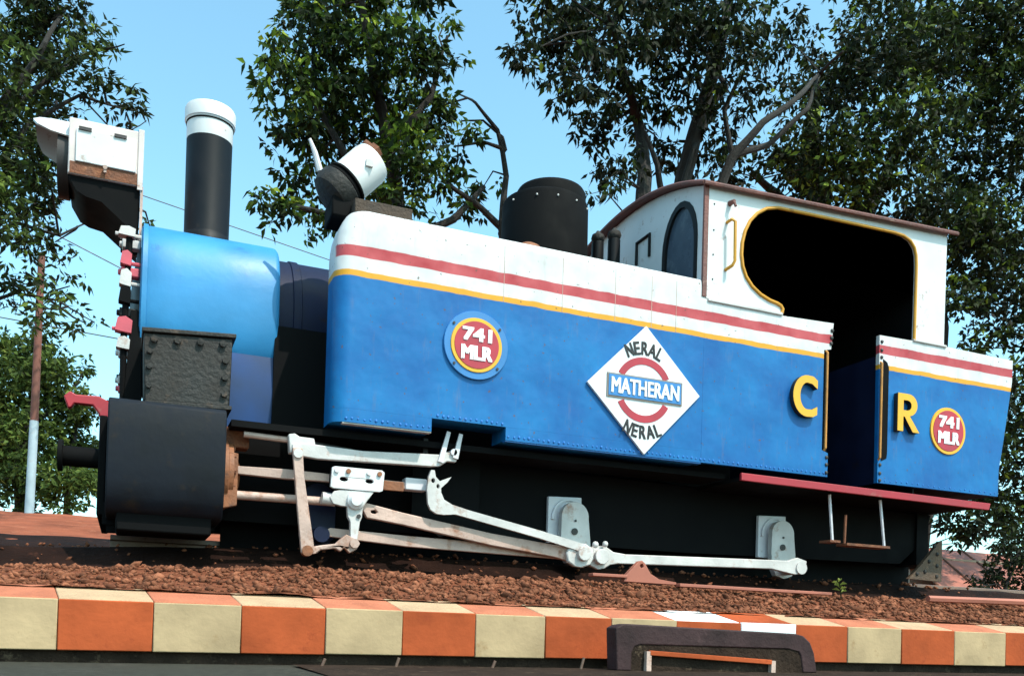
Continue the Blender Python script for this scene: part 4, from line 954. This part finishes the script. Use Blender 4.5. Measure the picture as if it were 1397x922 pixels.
# clumps of each crown (x, y, z, radius, density) and limb paths (x, y, z, radius)
MID = [(2.27, 8.47, 8.58, 0.53, 1.0), (1.79, 8.21, 7.67, 0.43, 1.0), (2.78, 8.79, 8.3, 0.66, 1.0), (3.43, 8.31, 8.65, 0.55, 1.0), (3.83, 8.13, 8.49, 0.38, 1.0), (2.0, 8.8, 7.28, 0.49, 1.0), (3.02, 9.84, 7.92, 0.69, 1.0), (3.79, 9.6, 8.53, 0.69, 1.0), (4.4, 9.53, 8.52, 0.48, 1.0), (1.88, 8.44, 5.96, 0.34, 0.7), (2.46, 9.07, 6.12, 0.29, 0.7), (3.66, 8.55, 7.11, 0.53, 1.0), (4.13, 8.35, 6.84, 0.47, 0.8), (4.42, 8.21, 7.34, 0.36, 0.6), (1.6, 8.43, 6.03, 0.17, 0.6), (2.43, 9.85, 9.8, 0.42, 1.0), (3.27, 9.66, 9.93, 0.57, 1.0), (4.57, 9.61, 10.02, 0.24, 0.6), (5.05, 9.6, 7.04, 0.32, 0.6), (3.3, 8.39, 6.4, 0.41, 0.9), (4.42, 8.62, 8.7, 0.21, 0.6), (1.68, 9.25, 8.1, 0.2, 0.6), (5.31, 9.46, 7.41, 0.3, 0.4), (2.44, 9.71, 7.01, 0.46, 0.6), (2.75, 9.76, 8.35, 0.59, 1.0), (1.67, 8.17, 8.08, 0.26, 0.7), (3.06, 9.21, 6.18, 0.34, 0.7), (4.27, 9.34, 6.77, 0.31, 0.5), (2.88, 9.01, 10.04, 0.68, 1.0), (3.86, 8.36, 9.8, 0.44, 1.0)]
MIDT = [
    [(4.08, 9.0, 1.77, 0.161), (3.84, 8.88, 5.17, 0.137), (3.75, 9.26, 6.92, 0.117), (3.49, 9.33, 8.19, 0.093), (3.15, 9.06, 9.23, 0.057), (2.93, 8.7, 9.85, 0.033)],
    [(3.76, 9.0, 6.35, 0.08), (2.87, 9.02, 7.2, 0.056), (2.31, 9.23, 8.19, 0.045), (2.08, 9.31, 8.86, 0.022)],
    [(3.8, 9.0, 6.01, 0.069), (4.65, 8.97, 6.52, 0.059), (5.17, 9.06, 7.2, 0.036)],
    [(3.54, 9.0, 7.46, 0.069), (4.2, 8.9, 8.38, 0.046), (4.41, 8.88, 9.37, 0.023)],
    [(3.76, 9.0, 6.12, 0.057), (2.53, 8.86, 6.16, 0.044), (1.76, 8.73, 6.17, 0.021)],
    [(5.59, 9.0, 5.26, 0.072), (5.45, 8.93, 6.42, 0.066), (5.56, 9.02, 7.45, 0.048), (5.36, 8.97, 8.11, 0.036), (4.91, 8.81, 8.39, 0.023), (4.9, 9.75, 9.03, 0.012)],
    [(5.47, 9.0, 6.57, 0.06), (5.02, 8.97, 6.83, 0.047), (4.34, 8.82, 7.09, 0.029)],
    [(5.51, 9.0, 7.85, 0.036), (5.1, 8.93, 7.85, 0.024), (4.59, 8.91, 7.66, 0.014)],
    [(5.46, 9.0, 8.03, 0.024), (5.09, 8.95, 8.21, 0.018), (4.74, 9.04, 8.17, 0.012)]]
RA = [(6.16, 8.81, 9.69, 0.56, 1.0), (5.04, 7.2, 8.29, 0.28, 0.7), (6.01, 7.12, 8.12, 0.5, 1.0), (6.79, 7.46, 9.08, 0.66, 1.0), (6.94, 8.53, 8.27, 0.44, 0.8), (7.52, 8.23, 8.75, 0.56, 1.0), (7.86, 7.47, 9.38, 0.68, 1.0), (8.14, 7.66, 8.61, 0.55, 0.8), (6.8, 7.36, 7.09, 0.36, 0.8), (6.65, 7.92, 7.25, 0.21, 0.6), (8.56, 7.09, 9.35, 0.65, 1.0), (9.67, 8.39, 9.44, 0.54, 0.7), (8.3, 8.79, 8.46, 0.48, 0.7), (9.67, 8.91, 8.83, 0.37, 0.6), (6.39, 8.47, 9.8, 0.55, 1.0), (11.17, 8.92, 11.13, 0.66, 0.8), (6.33, 7.04, 6.52, 0.19, 0.5), (5.75, 7.58, 8.13, 0.27, 0.6), (6.88, 8.93, 10.46, 0.62, 1.0), (8.08, 8.55, 10.7, 0.75, 1.0), (9.06, 7.82, 10.66, 0.74, 1.0), (5.54, 8.89, 9.44, 0.17, 0.5), (8.84, 8.24, 8.13, 0.33, 0.6), (10.98, 8.64, 9.82, 0.48, 0.5), (5.52, 7.59, 9.7, 0.55, 1.0), (6.72, 7.38, 10.15, 0.68, 1.0)]
RAT = [
    [(7.57, 8.0, 3.6, 0.19), (7.45, 7.89, 6.29, 0.177), (7.55, 7.93, 7.4, 0.154), (7.66, 8.42, 8.51, 0.11), (6.99, 7.8, 8.98, 0.07), (6.42, 7.26, 9.31, 0.033)],
    [(7.97, 8.0, 3.17, 0.192), (7.98, 7.9, 6.27, 0.191), (8.37, 8.17, 7.68, 0.184), (8.5, 7.88, 8.56, 0.158), (8.68, 7.75, 9.4, 0.133), (8.62, 7.4, 9.91, 0.095), (9.78, 8.87, 11.93, 0.067)],
    [(8.72, 8.0, 6.57, 0.123), (8.99, 7.91, 7.58, 0.111), (9.15, 7.74, 8.03, 0.098), (9.55, 7.6, 8.56, 0.074), (10.15, 7.6, 9.08, 0.062), (11.32, 8.27, 10.25, 0.04), (11.02, 7.37, 10.06, 0.025)],
    [(9.27, 8.0, 8.12, 0.087), (10.02, 8.0, 8.54, 0.063), (10.66, 7.85, 9.21, 0.051), (11.47, 8.45, 10.39, 0.027)],
    [(8.52, 8.0, 8.51, 0.086), (9.09, 8.01, 9.28, 0.062), (8.73, 8.16, 9.89, 0.037), (8.13, 7.92, 9.96, 0.024)],
    [(7.8, 8.0, 6.4, 0.072), (7.91, 7.99, 7.14, 0.072), (7.71, 7.84, 7.58, 0.059), (7.49, 7.92, 8.1, 0.036)],
    [(8.08, 8.0, 6.57, 0.072), (8.18, 7.98, 7.25, 0.06), (8.36, 7.85, 7.97, 0.048), (9.11, 8.35, 9.08, 0.038)],
    [(9.27, 8.0, 8.12, 0.062), (9.09, 8.0, 8.89, 0.05), (9.17, 7.72, 9.39, 0.037), (9.64, 7.78, 10.05, 0.025)]]
RB = [(13.13, 10.33, 10.31, 0.86, 1.0), (14.18, 10.24, 12.09, 1.03, 1.0), (15.68, 10.3, 12.84, 1.07, 1.0), (19.59, 11.96, 14.83, 1.45, 1.0), (13.49, 10.07, 9.73, 0.73, 1.0), (14.84, 9.83, 10.62, 1.18, 1.0), (19.57, 12.11, 12.64, 1.57, 1.0), (19.93, 11.17, 13.74, 1.09, 1.0), (19.05, 12.28, 10.72, 1.04, 1.0), (18.78, 10.75, 9.7, 1.15, 1.0), (13.97, 12.04, 10.89, 0.64, 1.0), (12.74, 11.4, 10.48, 0.48, 0.8), (20.82, 11.76, 8.6, 0.94, 0.8), (19.38, 11.64, 8.69, 0.84, 0.8), (18.18, 10.99, 6.88, 0.62, 0.7), (18.38, 9.94, 5.63, 0.93, 1.0), (18.09, 10.25, 4.48, 0.74, 0.7), (21.34, 11.97, 4.35, 0.91, 0.7), (12.15, 12.04, 10.32, 0.52, 0.8), (14.25, 12.1, 10.46, 0.65, 1.0), (14.57, 10.58, 9.63, 0.7, 1.0), (16.92, 11.41, 10.21, 0.73, 1.0), (14.54, 11.78, 12.69, 0.78, 1.0), (15.63, 11.37, 14.29, 1.02, 1.0), (18.4, 11.82, 15.53, 1.27, 1.0), (19.89, 11.07, 15.32, 1.08, 1.0), (21.32, 11.4, 12.33, 1.31, 1.0), (21.56, 11.48, 7.5, 1.13, 1.0), (20.45, 10.4, 4.93, 1.06, 1.0), (19.75, 12.1, 5.9, 0.67, 0.8), (22.13, 12.19, 10.32, 1.17, 1.0), (16.68, 9.89, 7.67, 0.48, 0.7), (19.71, 12.22, 3.49, 0.45, 0.35), (20.71, 12.2, 3.56, 0.49, 0.35), (18.86, 11.44, 9.8, 0.9, 1.0)]
RBT = [
    [(15.63, 11.0, 1.87, 0.363), (15.47, 11.12, 7.86, 0.333), (14.86, 10.78, 10.1, 0.276), (15.09, 11.42, 12.13, 0.202), (15.05, 11.2, 13.52, 0.117)],
    [(15.34, 11.0, 8.14, 0.198), (16.38, 10.9, 10.31, 0.168), (17.66, 11.08, 12.41, 0.121), (18.55, 11.06, 14.04, 0.07)],
    [(18.58, 11.0, 2.04, 0.209), (18.99, 11.13, 5.61, 0.195), (18.93, 10.83, 8.0, 0.157), (18.3, 10.55, 9.88, 0.12), (18.64, 11.51, 11.78, 0.072)],
    [(15.2, 11.0, 9.44, 0.148), (14.02, 11.11, 10.39, 0.114), (12.91, 10.77, 10.62, 0.063)],
    [(18.86, 11.0, 4.87, 0.123), (20.03, 11.09, 6.45, 0.09), (21.2, 11.23, 8.31, 0.055)],
    [(15.47, 11.0, 7.49, 0.116), (17.56, 11.11, 8.91, 0.086), (18.62, 10.82, 9.88, 0.052)]]
LA = [(-1.12, 7.27, 6.97, 0.4, 1.0), (-0.76, 6.73, 6.37, 0.37, 0.8), (-1.29, 7.63, 6.41, 0.29, 1.0), (-1.02, 7.44, 6.11, 0.32, 0.8), (-0.38, 6.95, 6.38, 0.3, 0.35), (-0.2, 7.04, 5.98, 0.25, 0.3), (-1.01, 6.24, 4.9, 0.32, 1.0), (-0.81, 6.25, 5.11, 0.27, 0.8), (-1.12, 7.15, 4.85, 0.29, 1.0), (-1.2, 6.98, 4.3, 0.25, 0.7), (-0.94, 7.58, 4.57, 0.23, 0.35), (-0.56, 7.17, 6.94, 0.3, 0.5), (-0.97, 6.42, 3.39, 0.32, 0.35), (-0.71, 6.78, 3.8, 0.25, 0.25), (-1.44, 7.43, 6.8, 0.44, 1.0), (-1.43, 7.04, 5.55, 0.42, 1.0), (-1.38, 6.22, 4.29, 0.39, 1.0), (-0.13, 7.54, 6.48, 0.18, 0.25), (0.13, 7.52, 4.94, 0.13, 0.2), (-1.58, 6.34, 5.81, 0.47, 1.0), (-1.12, 7.07, 7.37, 0.43, 1.0), (-1.61, 6.81, 4.98, 0.49, 1.0), (-0.58, 7.46, 3.6, 0.16, 0.2), (-1.26, 6.7, 3.68, 0.33, 0.5)]
LAT = [
    [(-1.78, 7.0, 0.95, 0.115), (-1.8, 7.0, 3.6, 0.108), (-1.74, 7.28, 4.99, 0.094), (-1.4, 6.64, 5.69, 0.065), (-1.05, 6.54, 6.39, 0.041), (-0.89, 7.18, 7.25, 0.026)],
    [(-1.7, 7.0, 4.88, 0.058), (-1.21, 7.0, 5.67, 0.042), (-0.69, 6.96, 6.12, 0.026), (-0.13, 7.32, 6.27, 0.011)],
    [(-1.58, 7.0, 5.5, 0.05), (-1.06, 6.87, 6.15, 0.034), (-0.56, 7.23, 6.83, 0.022), (-0.23, 6.73, 6.72, 0.009)],
    [(-1.78, 7.0, 4.03, 0.05), (-1.33, 7.1, 4.57, 0.034), (-0.86, 6.95, 4.44, 0.021), (-0.49, 7.27, 4.81, 0.009)],
    [(-1.76, 7.0, 3.45, 0.041), (-1.3, 7.11, 3.73, 0.026), (-0.82, 6.81, 3.62, 0.017), (-0.43, 6.68, 3.39, 0.008)],
    [(-0.69, 7.0, 6.14, 0.017), (-0.28, 6.95, 5.74, 0.011), (0.04, 7.03, 6.03, 0.007)],
    [(-0.9, 7.0, 5.4, 0.017), (-0.52, 7.06, 5.69, 0.012), (-0.14, 6.7, 5.17, 0.007), (0.04, 6.83, 4.74, 0.004)]]
LB = [(-1.6, 15.11, 4.56, 0.66, 1.0), (-1.06, 14.97, 4.02, 0.49, 1.0), (-0.93, 15.52, 3.26, 0.53, 1.0), (-1.8, 14.96, 3.36, 0.68, 1.0), (-1.08, 13.98, 2.45, 0.52, 1.0), (-1.84, 14.39, 2.43, 0.55, 1.0), (-2.2, 15.83, 5.09, 0.59, 1.0), (-0.61, 14.66, 2.58, 0.31, 0.8), (-2.4, 15.64, 4.0, 0.72, 1.0), (-2.68, 16.17, 3.19, 0.88, 1.0), (-1.64, 15.3, 5.32, 0.35, 0.6), (-0.92, 15.42, 5.02, 0.21, 0.4)]
LBT = [
    [(-1.94, 15.0, 1.66, 0.112), (-1.93, 14.94, 3.35, 0.098), (-1.79, 15.25, 4.28, 0.072), (-1.61, 14.97, 4.95, 0.043)],
    [(-1.11, 15.0, 1.72, 0.072), (-1.08, 14.94, 2.86, 0.057), (-1.0, 15.22, 3.93, 0.044)],
    [(-1.94, 15.0, 3.5, 0.056), (-1.45, 15.03, 3.99, 0.043), (-0.95, 14.96, 4.61, 0.022)]]
BUSH = [(13.26, 5.78, 1.36, 0.36, 1.0), (13.31, 6.16, 1.13, 0.27, 1.0), (13.84, 5.92, 1.7, 0.44, 1.0), (14.44, 6.1, 1.25, 0.45, 1.0), (12.61, 5.78, 0.91, 0.16, 1.0)]

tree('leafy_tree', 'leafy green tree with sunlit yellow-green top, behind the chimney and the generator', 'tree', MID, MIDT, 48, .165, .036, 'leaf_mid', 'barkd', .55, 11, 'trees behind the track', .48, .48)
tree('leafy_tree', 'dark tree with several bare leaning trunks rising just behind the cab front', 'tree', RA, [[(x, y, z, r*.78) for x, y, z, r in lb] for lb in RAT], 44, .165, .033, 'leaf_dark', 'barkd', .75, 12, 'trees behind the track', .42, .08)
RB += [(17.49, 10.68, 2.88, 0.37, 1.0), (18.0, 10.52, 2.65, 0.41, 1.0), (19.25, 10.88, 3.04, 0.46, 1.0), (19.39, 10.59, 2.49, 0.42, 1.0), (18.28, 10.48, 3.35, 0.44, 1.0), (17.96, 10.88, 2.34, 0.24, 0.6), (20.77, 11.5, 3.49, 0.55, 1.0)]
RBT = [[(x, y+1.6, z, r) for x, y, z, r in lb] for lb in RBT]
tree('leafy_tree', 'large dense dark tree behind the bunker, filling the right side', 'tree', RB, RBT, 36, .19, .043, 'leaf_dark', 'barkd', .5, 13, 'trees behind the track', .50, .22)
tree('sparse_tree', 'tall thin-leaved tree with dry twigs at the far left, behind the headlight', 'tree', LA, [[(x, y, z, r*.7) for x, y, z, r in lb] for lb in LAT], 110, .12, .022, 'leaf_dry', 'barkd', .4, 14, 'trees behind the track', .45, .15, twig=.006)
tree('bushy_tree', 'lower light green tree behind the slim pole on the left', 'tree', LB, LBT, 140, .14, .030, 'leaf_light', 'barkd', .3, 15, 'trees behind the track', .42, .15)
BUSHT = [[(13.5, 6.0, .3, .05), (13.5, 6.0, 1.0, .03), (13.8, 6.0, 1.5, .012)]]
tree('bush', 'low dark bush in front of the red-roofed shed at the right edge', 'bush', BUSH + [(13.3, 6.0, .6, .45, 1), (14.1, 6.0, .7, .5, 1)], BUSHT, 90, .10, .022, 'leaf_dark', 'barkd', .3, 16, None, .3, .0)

for o in bpy.data.objects:
    if 'org' in o: del o['org']
